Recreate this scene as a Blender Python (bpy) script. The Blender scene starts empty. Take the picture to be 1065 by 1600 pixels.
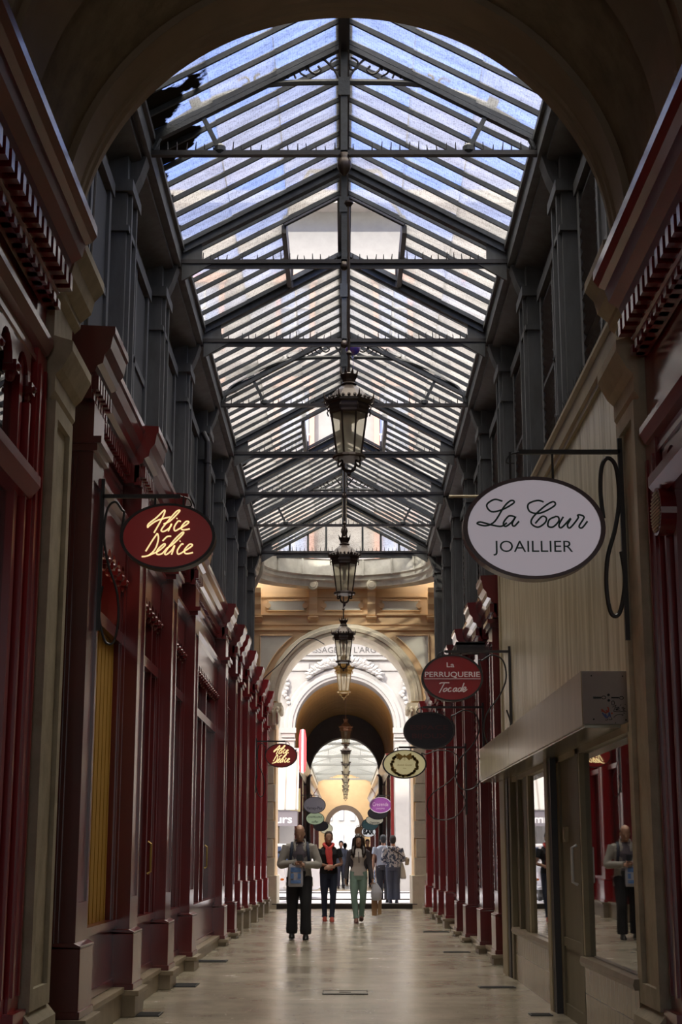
import bpy, bmesh, math, random
from mathutils import Vector, Matrix
random.seed(7)
PI = math.pi
sc = bpy.context.scene
COL = sc.collection

# ------------------------------------------------------------------ mesh builder
class MB:
    def __init__(s): s.v = []; s.f = []; s.m = []; s.cur = 0
    def add(s, vs, fs):
        b = len(s.v); s.v += [tuple(p) for p in vs]
        for f in fs: s.f.append([b + i for i in f]); s.m.append(s.cur)
        return s
    def box(s, x0, x1, y0, y1, z0, z1):
        if x0 > x1: x0, x1 = x1, x0
        if y0 > y1: y0, y1 = y1, y0
        if z0 > z1: z0, z1 = z1, z0
        return s.add([(x0,y0,z0),(x1,y0,z0),(x1,y1,z0),(x0,y1,z0),(x0,y0,z1),(x1,y0,z1),(x1,y1,z1),(x0,y1,z1)],
              [(3,2,1,0),(4,5,6,7),(0,1,5,4),(1,2,6,5),(2,3,7,6),(3,0,4,7)])
    def quad(s, a, b, c, d): return s.add([a,b,c,d], [(0,1,2,3)])
    def prism(s, prof, axis, a0, a1):
        n = len(prof)
        def P(p, a):
            if axis == 'y': return (p[0], a, p[1])
            if axis == 'x': return (a, p[0], p[1])
            return (p[0], p[1], a)
        vs = [P(p, a0) for p in prof] + [P(p, a1) for p in prof]
        fs = [(i, (i+1) % n, n + (i+1) % n, n + i) for i in range(n)]
        fs += [tuple(range(n))[::-1], tuple(range(n, 2*n))]
        return s.add(vs, fs)
    def tube(s, pts, r, n=8, closed=False, flat=None, ref=None):
        pts = [Vector(p) for p in pts]
        k = len(pts)
        rs = r if isinstance(r, (list, tuple)) else [r]*k
        vs = []; up = Vector(ref) if ref else None
        prev = None
        for i, p in enumerate(pts):
            if closed: t = pts[(i+1) % k] - pts[i-1]
            else: t = pts[min(i+1, k-1)] - pts[max(i-1, 0)]
            if t.length < 1e-9: t = Vector((0,0,1))
            t.normalize()
            if up is not None: a = up - t*up.dot(t)
            elif prev is None:
                q = Vector((0,0,1)) if abs(t.z) < .9 else Vector((0,1,0)); a = q - t*q.dot(t)
            else: a = prev - t*prev.dot(t)
            if a.length < 1e-6: a = t.orthogonal()
            a.normalize(); prev = a; b = t.cross(a)
            rr = rs[i]
            ra, rb = (rr if isinstance(rr, tuple) else (rr, rr*(flat or 1)))
            # ra along b, rb along a (the reference direction)
            for j in range(n):
                th = 2*PI*j/n
                vs.append(p + b*(ra*math.cos(th)) + a*(rb*math.sin(th)))
        fs = []
        m = k if closed else k-1
        for i in range(m):
            for j in range(n):
                i2 = (i+1) % k
                fs.append((i*n+j, i*n+(j+1) % n, i2*n+(j+1) % n, i2*n+j))
        if not closed: fs += [tuple(range(n))[::-1], tuple(range((k-1)*n, k*n))]
        return s.add(vs, fs)
    def bar(s, a, b, w, h=None, ref=(0,1,0)):
        """a rectangular bar from a to b: w across ref x dir, h along ref"""
        h = h or w; a = Vector(a); b = Vector(b); t = (b-a).normalized()
        r = Vector(ref); r = (r - t*r.dot(t))
        if r.length < 1e-6: r = t.orthogonal()
        r.normalize(); q = t.cross(r)
        vs = []
        for p in (a, b):
            for i, j in ((-1,-1),(1,-1),(1,1),(-1,1)): vs.append(p + q*(i*w/2) + r*(j*h/2))
        return s.add(vs, [(3,2,1,0),(4,5,6,7),(0,1,5,4),(1,2,6,5),(2,3,7,6),(3,0,4,7)])
    def lathe(s, cx, cy, prof, n=16, a0=0, cap=True, sx=1, sy=1):
        vs = []; k = len(prof)
        for r, z in prof:
            for j in range(n):
                th = a0 + 2*PI*j/n
                vs.append((cx + sx*r*math.cos(th), cy + sy*r*math.sin(th), z))
        fs = [(i*n+j, i*n+(j+1) % n, (i+1)*n+(j+1) % n, (i+1)*n+j) for i in range(k-1) for j in range(n)]
        if cap: fs += [tuple(range(n))[::-1], tuple(range((k-1)*n, k*n))]
        return s.add(vs, fs)
    def sph(s, c, r, n=12, m=8):
        if not isinstance(r, (tuple, list)): r = (r, r, r)
        vs = [(c[0], c[1], c[2]-r[2])]
        for i in range(1, m):
            ph = -PI/2 + PI*i/m
            for j in range(n):
                th = 2*PI*j/n
                vs.append((c[0]+r[0]*math.cos(ph)*math.cos(th), c[1]+r[1]*math.cos(ph)*math.sin(th), c[2]+r[2]*math.sin(ph)))
        vs.append((c[0], c[1], c[2]+r[2]))
        fs = [(0, 1+(j+1) % n, 1+j) for j in range(n)]
        for i in range(m-2):
            for j in range(n):
                fs.append((1+i*n+j, 1+i*n+(j+1) % n, 1+(i+1)*n+(j+1) % n, 1+(i+1)*n+j))
        L = len(vs)-1
        fs += [(L, 1+(m-2)*n+j, 1+(m-2)*n+(j+1) % n) for j in range(n)]
        return s.add(vs, fs)
    def arch(s, cx, cz, prof, a0=0., a1=PI, n=40):
        """closed profile of (radius, y) swept round a centre in the xz plane"""
        k = len(prof); vs = []
        for i in range(n+1):
            a = a0 + (a1-a0)*i/n
            for r, y in prof: vs.append((cx + r*math.cos(a), y, cz + r*math.sin(a)))
        fs = [(i*k+j, i*k+(j+1) % k, (i+1)*k+(j+1) % k, (i+1)*k+j) for i in range(n) for j in range(k)]
        fs += [tuple(range(k))[::-1], tuple(range(n*k, (n+1)*k))]
        return s.add(vs, fs)
    def archwall(s, cx, W0, W1, y0, y1, R, zc, zb, zt, n=40):
        """wall from x=W0 to W1 with a round-headed hole of radius R centred cx, sprung at zc"""
        s.box(W0, cx-R, y0, y1, zb, zt); s.box(cx+R, W1, y0, y1, zb, zt)
        for i in range(n):
            a = PI - PI*i/n; b = PI - PI*(i+1)/n
            xa, xb = cx+R*math.cos(a), cx+R*math.cos(b); za, zb_ = zc+R*math.sin(a), zc+R*math.sin(b)
            s.add([(xa,y0,za),(xb,y0,zb_),(xb,y0,zt),(xa,y0,zt),(xa,y1,za),(xb,y1,zb_),(xb,y1,zt),(xa,y1,zt)],
                  [(0,1,2,3),(7,6,5,4),(0,4,5,1),(3,2,6,7)])
        return s
    def loft(s, rings, n=16, ph=0):
        """rings of (cx, cy, z, rx, ry); closed ends"""
        vs = []; k = len(rings)
        for cx, cy, z, rx, ry in rings:
            for j in range(n):
                th = ph + 2*PI*j/n
                vs.append((cx+rx*math.cos(th), cy+ry*math.sin(th), z))
        fs = [(i*n+j, i*n+(j+1) % n, (i+1)*n+(j+1) % n, (i+1)*n+j) for i in range(k-1) for j in range(n)]
        fs += [tuple(range(n))[::-1], tuple(range((k-1)*n, k*n))]
        return s.add(vs, fs)
    def disc(s, cx, cy, cz, rx, rz, depth, n=48, bev=0):
        """oval slab facing -y, from y=cy to cy+depth"""
        prof = [(1-bev/rx, 0)] + ([(1, bev)] if bev else []) + [(1, depth)]
        vs = []
        for q, d in prof:
            for j in range(n):
                th = 2*PI*j/n
                vs.append((cx+rx*q*math.cos(th), cy+d, cz+rz*q*math.sin(th)))
        k = len(prof)
        fs = [(i*n+j, i*n+(j+1) % n, (i+1)*n+(j+1) % n, (i+1)*n+j) for i in range(k-1) for j in range(n)]
        fs += [tuple(range(n))[::-1], tuple(range((k-1)*n, k*n))]
        return s.add(vs, fs)
    def text(s, txt, cx, cz, y, h, w=None, thick=.004, shear=0., bold=0.):
        cu = bpy.data.curves.new('t', 'FONT'); cu.body = txt; cu.size = 1; cu.extrude = 0; cu.shear = shear; cu.resolution_u = 4
        cu.offset = bold
        o = bpy.data.objects.new('t', cu); COL.objects.link(o)
        dg = bpy.context.evaluated_depsgraph_get()
        me = bpy.data.meshes.new_from_object(o.evaluated_get(dg))
        vs = [tuple(v.co) for v in me.vertices]; fs = [tuple(p.vertices) for p in me.polygons]
        bpy.data.objects.remove(o); bpy.data.curves.remove(cu); bpy.data.meshes.remove(me)
        if not vs: return s
        x0 = min(v[0] for v in vs); x1 = max(v[0] for v in vs)
        kx = (w/(x1-x0)) if w else h/.72; kz = h/.72
        xm = (x0+x1)/2
        s.add([(cx+(v[0]-xm)*kx, y, cz+(v[1]-.35)*kz) for v in vs], fs)
        return s
    def build(s, name, mats, parent=None, smooth=False, bevel=0, loc0=(0,0,0)):
        me = bpy.data.meshes.new(name)
        me.from_pydata(s.v, [], s.f); me.update()
        if not isinstance(mats, (list, tuple)): mats = [mats]
        for m in mats: me.materials.append(m)
        if len(mats) > 1: me.polygons.foreach_set('material_index', s.m)
        bm = bmesh.new(); bm.from_mesh(me); bmesh.ops.recalc_face_normals(bm, faces=bm.faces); bm.to_mesh(me); bm.free()
        if smooth: me.polygons.foreach_set('use_smooth', [True]*len(me.polygons))
        o = bpy.data.objects.new(name, me); COL.objects.link(o)
        if parent is not None:
            o.parent = parent; o.matrix_parent_inverse = Matrix.Translation(-world_loc(parent))
        if bevel:
            b = o.modifiers.new('bevel', 'BEVEL'); b.width = bevel; b.segments = 2; b.limit_method = 'ANGLE'
        return o

def world_loc(o):
    # meshes are built in world coordinates; only a root Empty has a location, parts and sub-parts sit at the identity
    return Vector(o.location) if o.parent is None else Vector((0,0,0))

def thing(name, label, cat, loc=(0,0,0), group=None):
    o = bpy.data.objects.new(name, None); COL.objects.link(o); o.location = loc; o.empty_display_size = .1
    o['label'] = label; o['category'] = cat
    if group: o['group'] = group
    return o
def tag(o, label, cat, group=None, kind=None):
    o['label'] = label; o['category'] = cat
    if group: o['group'] = group
    if kind: o['kind'] = kind
    return o
def struct(name, mb, mats, **k):
    o = mb.build(name, mats, **k)
    if o.parent is None: o['kind'] = 'structure'
    return o
def copy_tree(o, parent=None):
    c = o.copy(); COL.objects.link(c)
    if parent is not None:
        c.parent = parent; c.matrix_parent_inverse = o.matrix_parent_inverse.copy()
    for ch in list(o.children): copy_tree(ch, c)
    return c

def spline(pts, k=6, closed=False):
    P = [Vector(p) for p in pts]; out = []; n = len(P)
    if n < 3: return P
    rng = n if closed else n-1
    for i in range(rng):
        if closed: p0, p1, p2, p3 = P[i-1], P[i], P[(i+1) % n], P[(i+2) % n]
        else: p0, p1, p2, p3 = P[max(i-1,0)], P[i], P[i+1], P[min(i+2,n-1)]
        for j in range(k):
            t = j/k
            out.append(.5*((2*p1) + (-p0+p2)*t + (2*p0-5*p1+4*p2-p3)*t*t + (-p0+3*p1-3*p2+p3)*t*t*t))
    if not closed: out.append(P[-1])
    return out

# ------------------------------------------------------------------ materials
def base(name):
    m = bpy.data.materials.new(name); m.use_nodes = True
    nt = m.node_tree; return m, nt, nt.nodes['Principled BSDF']
def mat(name, col, rough=.6, metal=0., col2=None, scale=4., amt=.5, bump=0., bscale=60., coat=0., spec=.5, sub=0., emit=None, estr=0., stretch=None, lo=.35, hi=.65):
    m, nt, b = base(name)
    N, L = nt.nodes, nt.links
    b.inputs['Base Color'].default_value = (*col, 1); b.inputs['Roughness'].default_value = rough; b.inputs['Metallic'].default_value = metal
    b.inputs['Coat Weight'].default_value = coat; b.inputs['Coat Roughness'].default_value = .12; b.inputs['Specular IOR Level'].default_value = spec
    if emit: b.inputs['Emission Color'].default_value = (*emit, 1); b.inputs['Emission Strength'].default_value = estr
    if col2 or bump:
        tc = N.new('ShaderNodeTexCoord'); mp = N.new('ShaderNodeMapping'); L.new(tc.outputs['Object'], mp.inputs['Vector'])
        if stretch: mp.inputs['Scale'].default_value = stretch
    if col2:
        nz = N.new('ShaderNodeTexNoise'); nz.inputs['Scale'].default_value = scale; nz.inputs['Detail'].default_value = 5; nz.inputs['Roughness'].default_value = .6
        L.new(mp.outputs[0], nz.inputs['Vector'])
        mr = N.new('ShaderNodeMapRange'); mr.inputs[1].default_value = lo; mr.inputs[2].default_value = hi; mr.inputs[4].default_value = amt
        L.new(nz.outputs['Fac'], mr.inputs[0])
        mx = N.new('ShaderNodeMix'); mx.data_type = 'RGBA'; mx.inputs[6].default_value = (*col, 1); mx.inputs[7].default_value = (*col2, 1)
        L.new(mr.outputs[0], mx.inputs[0]); L.new(mx.outputs[2], b.inputs['Base Color'])
    if bump:
        n2 = N.new('ShaderNodeTexNoise'); n2.inputs['Scale'].default_value = bscale; n2.inputs['Detail'].default_value = 4
        L.new(mp.outputs[0], n2.inputs['Vector'])
        bp = N.new('ShaderNodeBump'); bp.inputs['Strength'].default_value = bump; bp.inputs['Distance'].default_value = .01
        L.new(n2.outputs['Fac'], bp.inputs['Height']); L.new(bp.outputs[0], b.inputs['Normal'])
    return m

RED = mat('red_paint', (.20,.008,.010), .30, col2=(.12,.006,.008), scale=2, amt=.6, coat=.8, bump=.04, bscale=12)
REDD = mat('dark_red_paint', (.13,.009,.009), .30, col2=(.08,.006,.007), scale=2, amt=.6, coat=.8, bump=.04, bscale=12)
REDB = mat('lit_red_paint', (.30,.010,.014), .3, col2=(.30,.015,.02), scale=2, amt=.5, coat=.4)  # red lightened for lit frames and sunlit bays; also colours the tail lights
CREAM = mat('cream_paint', (.40,.33,.20), .45, col2=(.27,.21,.12), scale=3, amt=.6, bump=.08, bscale=20)
STONE = mat('cream_stone', (.50,.44,.33), .7, col2=(.32,.27,.19), scale=5, amt=.7, bump=.25, bscale=40)
PALES = mat('pale_facade_stone', (.36,.345,.33), .75, col2=(.29,.28,.265), scale=3, amt=.5, bump=.15, bscale=30)
PLAST = mat('vault_plaster', (.30,.24,.16), .85, col2=(.16,.12,.08), scale=5, amt=.7, bump=.9, bscale=14)
PLASM = mat('smooth_arch_plaster', (.34,.26,.18), .7, col2=(.25,.19,.13), scale=2, amt=.6, bump=.1, bscale=30)
SALM = mat('salmon_plaster', (.84,.62,.38), .75, col2=(.74,.52,.30), scale=2, amt=.5, bump=.1, bscale=20)
STONEL = mat('lightened_stone', (.76,.70,.56), .7, col2=(.60,.54,.42), scale=5, amt=.6, bump=.2, bscale=40)  # lighter copy of the cream stone; end-arch brightness is put into the colour
PANELW = mat('pale_grey_panel', (.80,.80,.72), .7, col2=(.70,.68,.60), scale=4, amt=.5)
OCHRE = mat('ochre_vault_paint', (.68,.42,.15), .7, col2=(.45,.25,.08), scale=2, amt=.5)
GREYW = mat('upper_wall_plaster', (.13,.115,.10), .8, col2=(.09,.085,.085), scale=2.5, amt=.8, bump=.3, bscale=18)
GREYB = mat('blue_grey_timber', (.10,.105,.115), .6, col2=(.055,.053,.052), scale=6, amt=.7, bump=.2, bscale=25, stretch=(1,1,.3))
IRON = mat('grey_painted_iron', (.055,.062,.068), .45, col2=(.03,.03,.032), scale=9, amt=.8, bump=.25, bscale=50)
IROND = mat('dark_iron', (.018,.016,.018), .45, col2=(.035,.025,.02), scale=12, amt=.5)
BLACK = mat('black_mesh_panel', (.008,.008,.009), .6)
BRONZE = mat('lantern_bronze', (.035,.022,.018), .42, metal=.3, col2=(.06,.035,.02), scale=14, amt=.5, coat=.1)
COPPER = mat('lantern_copper', (.30,.17,.11), .45, metal=.3, col2=(.2,.12,.06), scale=14, amt=.5)
GOLDM = mat('lantern_gilt', (.42,.27,.08), .4, metal=.4)
TILE = mat('sill_stone', (.33,.27,.19), .35, col2=(.22,.17,.11), scale=7, amt=.6, bump=.05)
ASPH = mat('street_paving', (.50,.50,.54), .7, col2=(.38,.38,.42), scale=1.5, amt=.6, bump=.2)
DARKS = mat('dark_threshold_stone', (.05,.045,.04), .6)
GRATE = mat('floor_grating', (.03,.03,.03), .5)
WHITE = mat('white_enamel', (.75,.75,.76), .35)
SLAT = mat('roller_shutter_slats', (.20,.10,.085), .32, col2=(.12,.06,.05), scale=3, amt=.6, metal=.2)
MUST = mat('mustard_curtain', (.38,.20,.02), .8, col2=(.28,.14,.01), scale=3, amt=.5, stretch=(1,12,.4))
SKIN = mat('skin', (.50,.29,.20), .5, col2=(.42,.22,.15), scale=8, amt=.4)
SKIND = mat('tanned_skin', (.30,.15,.10), .5)

def glass_roof(name='wired_roof_glass', TRL=.10):
    m = bpy.data.materials.new(name); m.use_nodes = True; nt = m.node_tree; N, L = nt.nodes, nt.links
    N.remove(N['Principled BSDF']); out = N['Material Output']
    tc = N.new('ShaderNodeTexCoord'); mp = N.new('ShaderNodeMapping'); L.new(tc.outputs['Object'], mp.inputs['Vector'])
    # streaky dirt running down the slope (x), one tone per pane
    n1 = N.new('ShaderNodeTexNoise'); n1.inputs['Scale'].default_value = 2.2; n1.inputs['Detail'].default_value = 6; n1.inputs['Roughness'].default_value = .7
    mp1 = N.new('ShaderNodeMapping'); mp1.inputs['Scale'].default_value = (.7, 3.2, 1); L.new(tc.outputs['Object'], mp1.inputs[0]); L.new(mp1.outputs[0], n1.inputs['Vector'])
    n2 = N.new('ShaderNodeTexNoise'); n2.inputs['Scale'].default_value = 40; n2.inputs['Detail'].default_value = 3; L.new(tc.outputs['Object'], n2.inputs['Vector'])
    r1 = N.new('ShaderNodeValToRGB'); r1.color_ramp.elements[0].position = .3; r1.color_ramp.elements[0].color = (.55,.54,.50,1)
    r1.color_ramp.elements[1].position = .68; r1.color_ramp.elements[1].color = (.96,.95,.90,1); L.new(n1.outputs['Fac'], r1.inputs[0])
    r2 = N.new('ShaderNodeValToRGB'); r2.color_ramp.elements[0].position = .34; r2.color_ramp.elements[0].color = (.45,.45,.45,1)
    r2.color_ramp.elements[1].position = .5; r2.color_ramp.elements[1].color = (1,1,1,1); L.new(n2.outputs['Fac'], r2.inputs[0])
    mu = N.new('ShaderNodeMix'); mu.data_type = 'RGBA'; mu.blend_type = 'MULTIPLY'; mu.inputs[0].default_value = .6
    L.new(r1.outputs[0], mu.inputs[6]); L.new(r2.outputs[0], mu.inputs[7])
    # wire mesh
    w = N.new('ShaderNodeTexWave'); w.wave_type = 'BANDS'; w.bands_direction = 'X'; w.inputs['Scale'].default_value = 14; L.new(tc.outputs['Object'], w.inputs['Vector'])
    w2 = N.new('ShaderNodeTexWave'); w2.wave_type = 'BANDS'; w2.bands_direction = 'Y'; w2.inputs['Scale'].default_value = 14; L.new(tc.outputs['Object'], w2.inputs['Vector'])
    mxw = N.new('ShaderNodeMath'); mxw.operation = 'MAXIMUM'; L.new(w.outputs['Fac'], mxw.inputs[0]); L.new(w2.outputs['Fac'], mxw.inputs[1])
    rw = N.new('ShaderNodeMapRange'); rw.inputs[1].default_value = .93; rw.inputs[2].default_value = 1.; rw.inputs[3].default_value = 1; rw.inputs[4].default_value = .72; L.new(mxw.outputs[0], rw.inputs[0])
    mu2 = N.new('ShaderNodeMix'); mu2.data_type = 'RGBA'; mu2.blend_type = 'MULTIPLY'; mu2.inputs[0].default_value = 1
    L.new(mu.outputs[2], mu2.inputs[6]); L.new(rw.outputs[0], mu2.inputs[7])
    # crust of old dirt along the left eave of the first bays
    sx = N.new('ShaderNodeSeparateXYZ'); L.new(tc.outputs['Object'], sx.inputs[0])
    nd = N.new('ShaderNodeTexNoise'); nd.inputs['Scale'].default_value = 1.6; nd.inputs['Detail'].default_value = 8; L.new(tc.outputs['Object'], nd.inputs['Vector'])
    ax = N.new('ShaderNodeMath'); ax.operation = 'MULTIPLY_ADD'; ax.inputs[1].default_value = -1.; ax.inputs[2].default_value = -1.62; L.new(sx.outputs[0], ax.inputs[0])  # -x-1.62
    ay = N.new('ShaderNodeMapRange'); ay.inputs[1].default_value = 12.; ay.inputs[2].default_value = 17.2; ay.inputs[3].default_value = .12; ay.inputs[4].default_value = -.6; L.new(sx.outputs[1], ay.inputs[0])
    s1 = N.new('ShaderNodeMath'); s1.operation = 'ADD'; L.new(ax.outputs[0], s1.inputs[0]); L.new(ay.outputs[0], s1.inputs[1])
    s2 = N.new('ShaderNodeMath'); s2.operation = 'MULTIPLY_ADD'; s2.inputs[1].default_value = 2.2; s2.inputs[2].default_value = -1.02; L.new(nd.outputs['Fac'], s2.inputs[0])
    s3 = N.new('ShaderNodeMath'); s3.operation = 'ADD'; L.new(s1.outputs[0], s3.inputs[0]); L.new(s2.outputs[0], s3.inputs[1])
    cr = N.new('ShaderNodeMapRange'); cr.inputs[1].default_value = .0; cr.inputs[2].default_value = .05; L.new(s3.outputs[0], cr.inputs[0])
    tr = N.new('ShaderNodeBsdfTransparent'); L.new(mu2.outputs[2], tr.inputs[0])
    tl = N.new('ShaderNodeBsdfTranslucent'); L.new(mu2.outputs[2], tl.inputs[0])
    rf = N.new('ShaderNodeBsdfRefraction'); rf.inputs['IOR'].default_value = 1.06; rf.inputs['Roughness'].default_value = .45; L.new(mu2.outputs[2], rf.inputs[0])
    m1 = N.new('ShaderNodeMixShader'); m1.inputs[0].default_value = .55; L.new(tr.outputs[0], m1.inputs[1]); L.new(rf.outputs[0], m1.inputs[2])
    m2 = N.new('ShaderNodeMixShader'); m2.inputs[0].default_value = TRL; L.new(m1.outputs[0], m2.inputs[1]); L.new(tl.outputs[0], m2.inputs[2])
    df = N.new('ShaderNodeBsdfDiffuse'); df.inputs[0].default_value = (.03,.025,.02,1)
    m3 = N.new('ShaderNodeMixShader'); L.new(cr.outputs[0], m3.inputs[0]); L.new(m2.outputs[0], m3.inputs[1]); L.new(df.outputs[0], m3.inputs[2])
    L.new(m3.outputs[0], out.inputs[0]); return m
ROOFG = glass_roof()

def pane_glass(name, tint=(.8,.8,.8), ior=1.6, refl=0.):
    m = bpy.data.materials.new(name); m.use_nodes = True; nt = m.node_tree; N, L = nt.nodes, nt.links
    N.remove(N['Principled BSDF']); out = N['Material Output']
    tr = N.new('ShaderNodeBsdfTransparent'); tr.inputs[0].default_value = (*tint, 1)
    gl = N.new('ShaderNodeBsdfGlossy'); gl.inputs['Roughness'].default_value = .015
    fr = N.new('ShaderNodeFresnel'); fr.inputs['IOR'].default_value = ior
    ad = N.new('ShaderNodeMath'); ad.operation = 'ADD'; ad.use_clamp = True; ad.inputs[1].default_value = refl; L.new(fr.outputs[0], ad.inputs[0])
    mx = N.new('ShaderNodeMixShader'); L.new(ad.outputs[0], mx.inputs[0]); L.new(tr.outputs[0], mx.inputs[1]); L.new(gl.outputs[0], mx.inputs[2])
    L.new(mx.outputs[0], out.inputs[0]); return m
GLASS = pane_glass('shop_window_glass', (.6,.6,.6), 1.7, .12)
GLASSM = pane_glass('mirror_like_window_glass', (.35,.35,.33), 1.9, .3)
def lantern_glass():
    m = bpy.data.materials.new('lantern_glass'); m.use_nodes = True; nt = m.node_tree; N, L = nt.nodes, nt.links
    N.remove(N['Principled BSDF']); out = N['Material Output']
    tr = N.new('ShaderNodeBsdfTransparent'); tr.inputs[0].default_value = (.92,.90,.82,1)
    tl = N.new('ShaderNodeBsdfTranslucent'); tl.inputs[0].default_value = (.85,.80,.66,1)
    mx = N.new('ShaderNodeMixShader'); mx.inputs[0].default_value = .35; L.new(tr.outputs[0], mx.inputs[1]); L.new(tl.outputs[0], mx.inputs[2]); L.new(mx.outputs[0], out.inputs[0]); return m
LGLASS = lantern_glass()

def floor_mat():
    m, nt, b = base('polished_stone_floor'); N, L = nt.nodes, nt.links
    tc = N.new('ShaderNodeTexCoord')
    n = N.new('ShaderNodeTexNoise'); n.inputs['Scale'].default_value = 1.1; n.inputs['Detail'].default_value = 7; n.inputs['Roughness'].default_value = .62; L.new(tc.outputs['Object'], n.inputs['Vector'])
    r = N.new('ShaderNodeValToRGB'); r.color_ramp.elements[0].position = .32; r.color_ramp.elements[0].color = (.27,.23,.17,1); r.color_ramp.elements[1].position = .7; r.color_ramp.elements[1].color = (.47,.42,.33,1)
    L.new(n.outputs['Fac'], r.inputs[0])
    s = N.new('ShaderNodeTexNoise'); s.inputs['Scale'].default_value = 26; s.inputs['Detail'].default_value = 2; L.new(tc.outputs['Object'], s.inputs['Vector'])
    rs = N.new('ShaderNodeValToRGB'); rs.color_ramp.elements[0].position = .27; rs.color_ramp.elements[0].color = (.35,.33,.3,1); rs.color_ramp.elements[1].position = .33; rs.color_ramp.elements[1].color = (1,1,1,1); L.new(s.outputs['Fac'], rs.inputs[0])
    mu = N.new('ShaderNodeMix'); mu.data_type = 'RGBA'; mu.blend_type = 'MULTIPLY'; mu.inputs[0].default_value = 1; L.new(r.outputs[0], mu.inputs[6]); L.new(rs.outputs[0], mu.inputs[7])
    L.new(mu.outputs[2], b.inputs['Base Color'])
    rr = N.new('ShaderNodeMapRange'); rr.inputs[3].default_value = .14; rr.inputs[4].default_value = .34; L.new(n.outputs['Fac'], rr.inputs[0]); L.new(rr.outputs[0], b.inputs['Roughness'])
    bn = N.new('ShaderNodeTexNoise'); bn.inputs['Scale'].default_value = 3; bn.inputs['Detail'].default_value = 3; L.new(tc.outputs['Object'], bn.inputs['Vector'])
    bp = N.new('ShaderNodeBump'); bp.inputs['Strength'].default_value = .06; bp.inputs['Distance'].default_value = .02; L.new(bn.outputs['Fac'], bp.inputs['Height']); L.new(bp.outputs[0], b.inputs['Normal'])
    return m
FLOOR = floor_mat()

def stripes(name, c1, c2, scale, direction='X', rough=.7, thr=.5, **kw):
    m, nt, b = base(name); N, L = nt.nodes, nt.links; b.inputs['Roughness'].default_value = rough
    for k, v in kw.items(): b.inputs[k].default_value = v
    tc = N.new('ShaderNodeTexCoord'); w = N.new('ShaderNodeTexWave'); w.bands_direction = direction; w.inputs['Scale'].default_value = scale
    L.new(tc.outputs['Object'], w.inputs['Vector'])
    r = N.new('ShaderNodeValToRGB'); r.color_ramp.interpolation = 'CONSTANT'; r.color_ramp.elements[0].color = (*c1, 1)
    r.color_ramp.elements[1].color = (*c2, 1); r.color_ramp.elements[1].position = thr
    L.new(w.outputs['Fac'], r.inputs[0]); L.new(r.outputs[0], b.inputs['Base Color']); return m
# ------------------------------------------------------------------ camera, world, sun
cam = bpy.data.cameras.new('camera'); co = bpy.data.objects.new('camera', cam); COL.objects.link(co); sc.camera = co
cam.sensor_fit = 'VERTICAL'; cam.sensor_height = 36; cam.lens = 2350/1600*36; cam.clip_end = 400
PITCH = math.atan((1335-800)/2350); YAW = math.atan(5.5*math.cos(PITCH)/2350)
co.location = (0, 0, 1.28); co.rotation_euler = (PI/2+PITCH, 0, YAW)

w = bpy.data.worlds.new('sky'); sc.world = w; w.use_nodes = True
N, L = w.node_tree.nodes, w.node_tree.links; bg = N['Background']
tc = N.new('ShaderNodeTexCoord'); sx = N.new('ShaderNodeSeparateXYZ'); L.new(tc.outputs['Generated'], sx.inputs[0])
rp = N.new('ShaderNodeValToRGB'); L.new(sx.outputs[2], rp.inputs[0])
el = rp.color_ramp.elements
el[0].position = 0; el[0].color = (.38,.38,.37,1); el[1].position = 1; el[1].color = (4.3,4.0,3.6,1)
e = el.new(.25); e.color = (.34,.38,.44,1)
e = el.new(.40); e.color = (.07,.16,.52,1)
e = el.new(.64); e.color = (.09,.18,.55,1)
e = el.new(.78); e.color = (3.8,3.55,3.25,1)
L.new(rp.outputs[0], bg.inputs[0]); bg.inputs[1].default_value = 1.9
sun = bpy.data.lights.new('sun', 'SUN'); so = bpy.data.objects.new('sun', sun); COL.objects.link(so)
sun.energy = 3.6; sun.angle = .02; sun.color = (1,.93,.80)
d = Vector((.50,.62,-.60)); so.rotation_euler = d.to_track_quat('-Z', 'Y').to_euler(); so.location = (0,0,40)
sc.view_settings.view_transform = 'Standard'; sc.view_settings.look = 'None'; sc.view_settings.gamma = 1; sc.view_settings.use_curve_mapping = False
sc.view_settings.exposure = 0.75
sc.cycles.max_bounces = 10; sc.cycles.diffuse_bounces = 5; sc.cycles.glossy_bounces = 4; sc.cycles.transparent_max_bounces = 16; sc.cycles.transmission_bounces = 6
sc.cycles.caustics_reflective = False; sc.cycles.caustics_refractive = False; sc.cycles.sample_clamp_indirect = 6

# ------------------------------------------------------------------ setting: floors
struct('floor', MB().box(-2.6, 2.6, -8, 37.45, -.2, 0), FLOOR)
struct('trim_1', MB().box(-1.75, 1.75, 37.45, 37.8, -.2, .10).box(-1.75, 1.75, 37.40, 37.82, .10, .12), DARKS)
struct('floor_street', MB().box(-30, 30, 37.8, 51.2, -.2, .10), ASPH)
struct('trim_2', MB().box(-30, 30, 41.2, 41.4, .1, .13).box(-30, 30, 48.2, 48.4, .1, .13), DARKS)
struct('floor_far', MB().box(-3, 3, 51.2, 150, -.2, .12), FLOOR)

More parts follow.
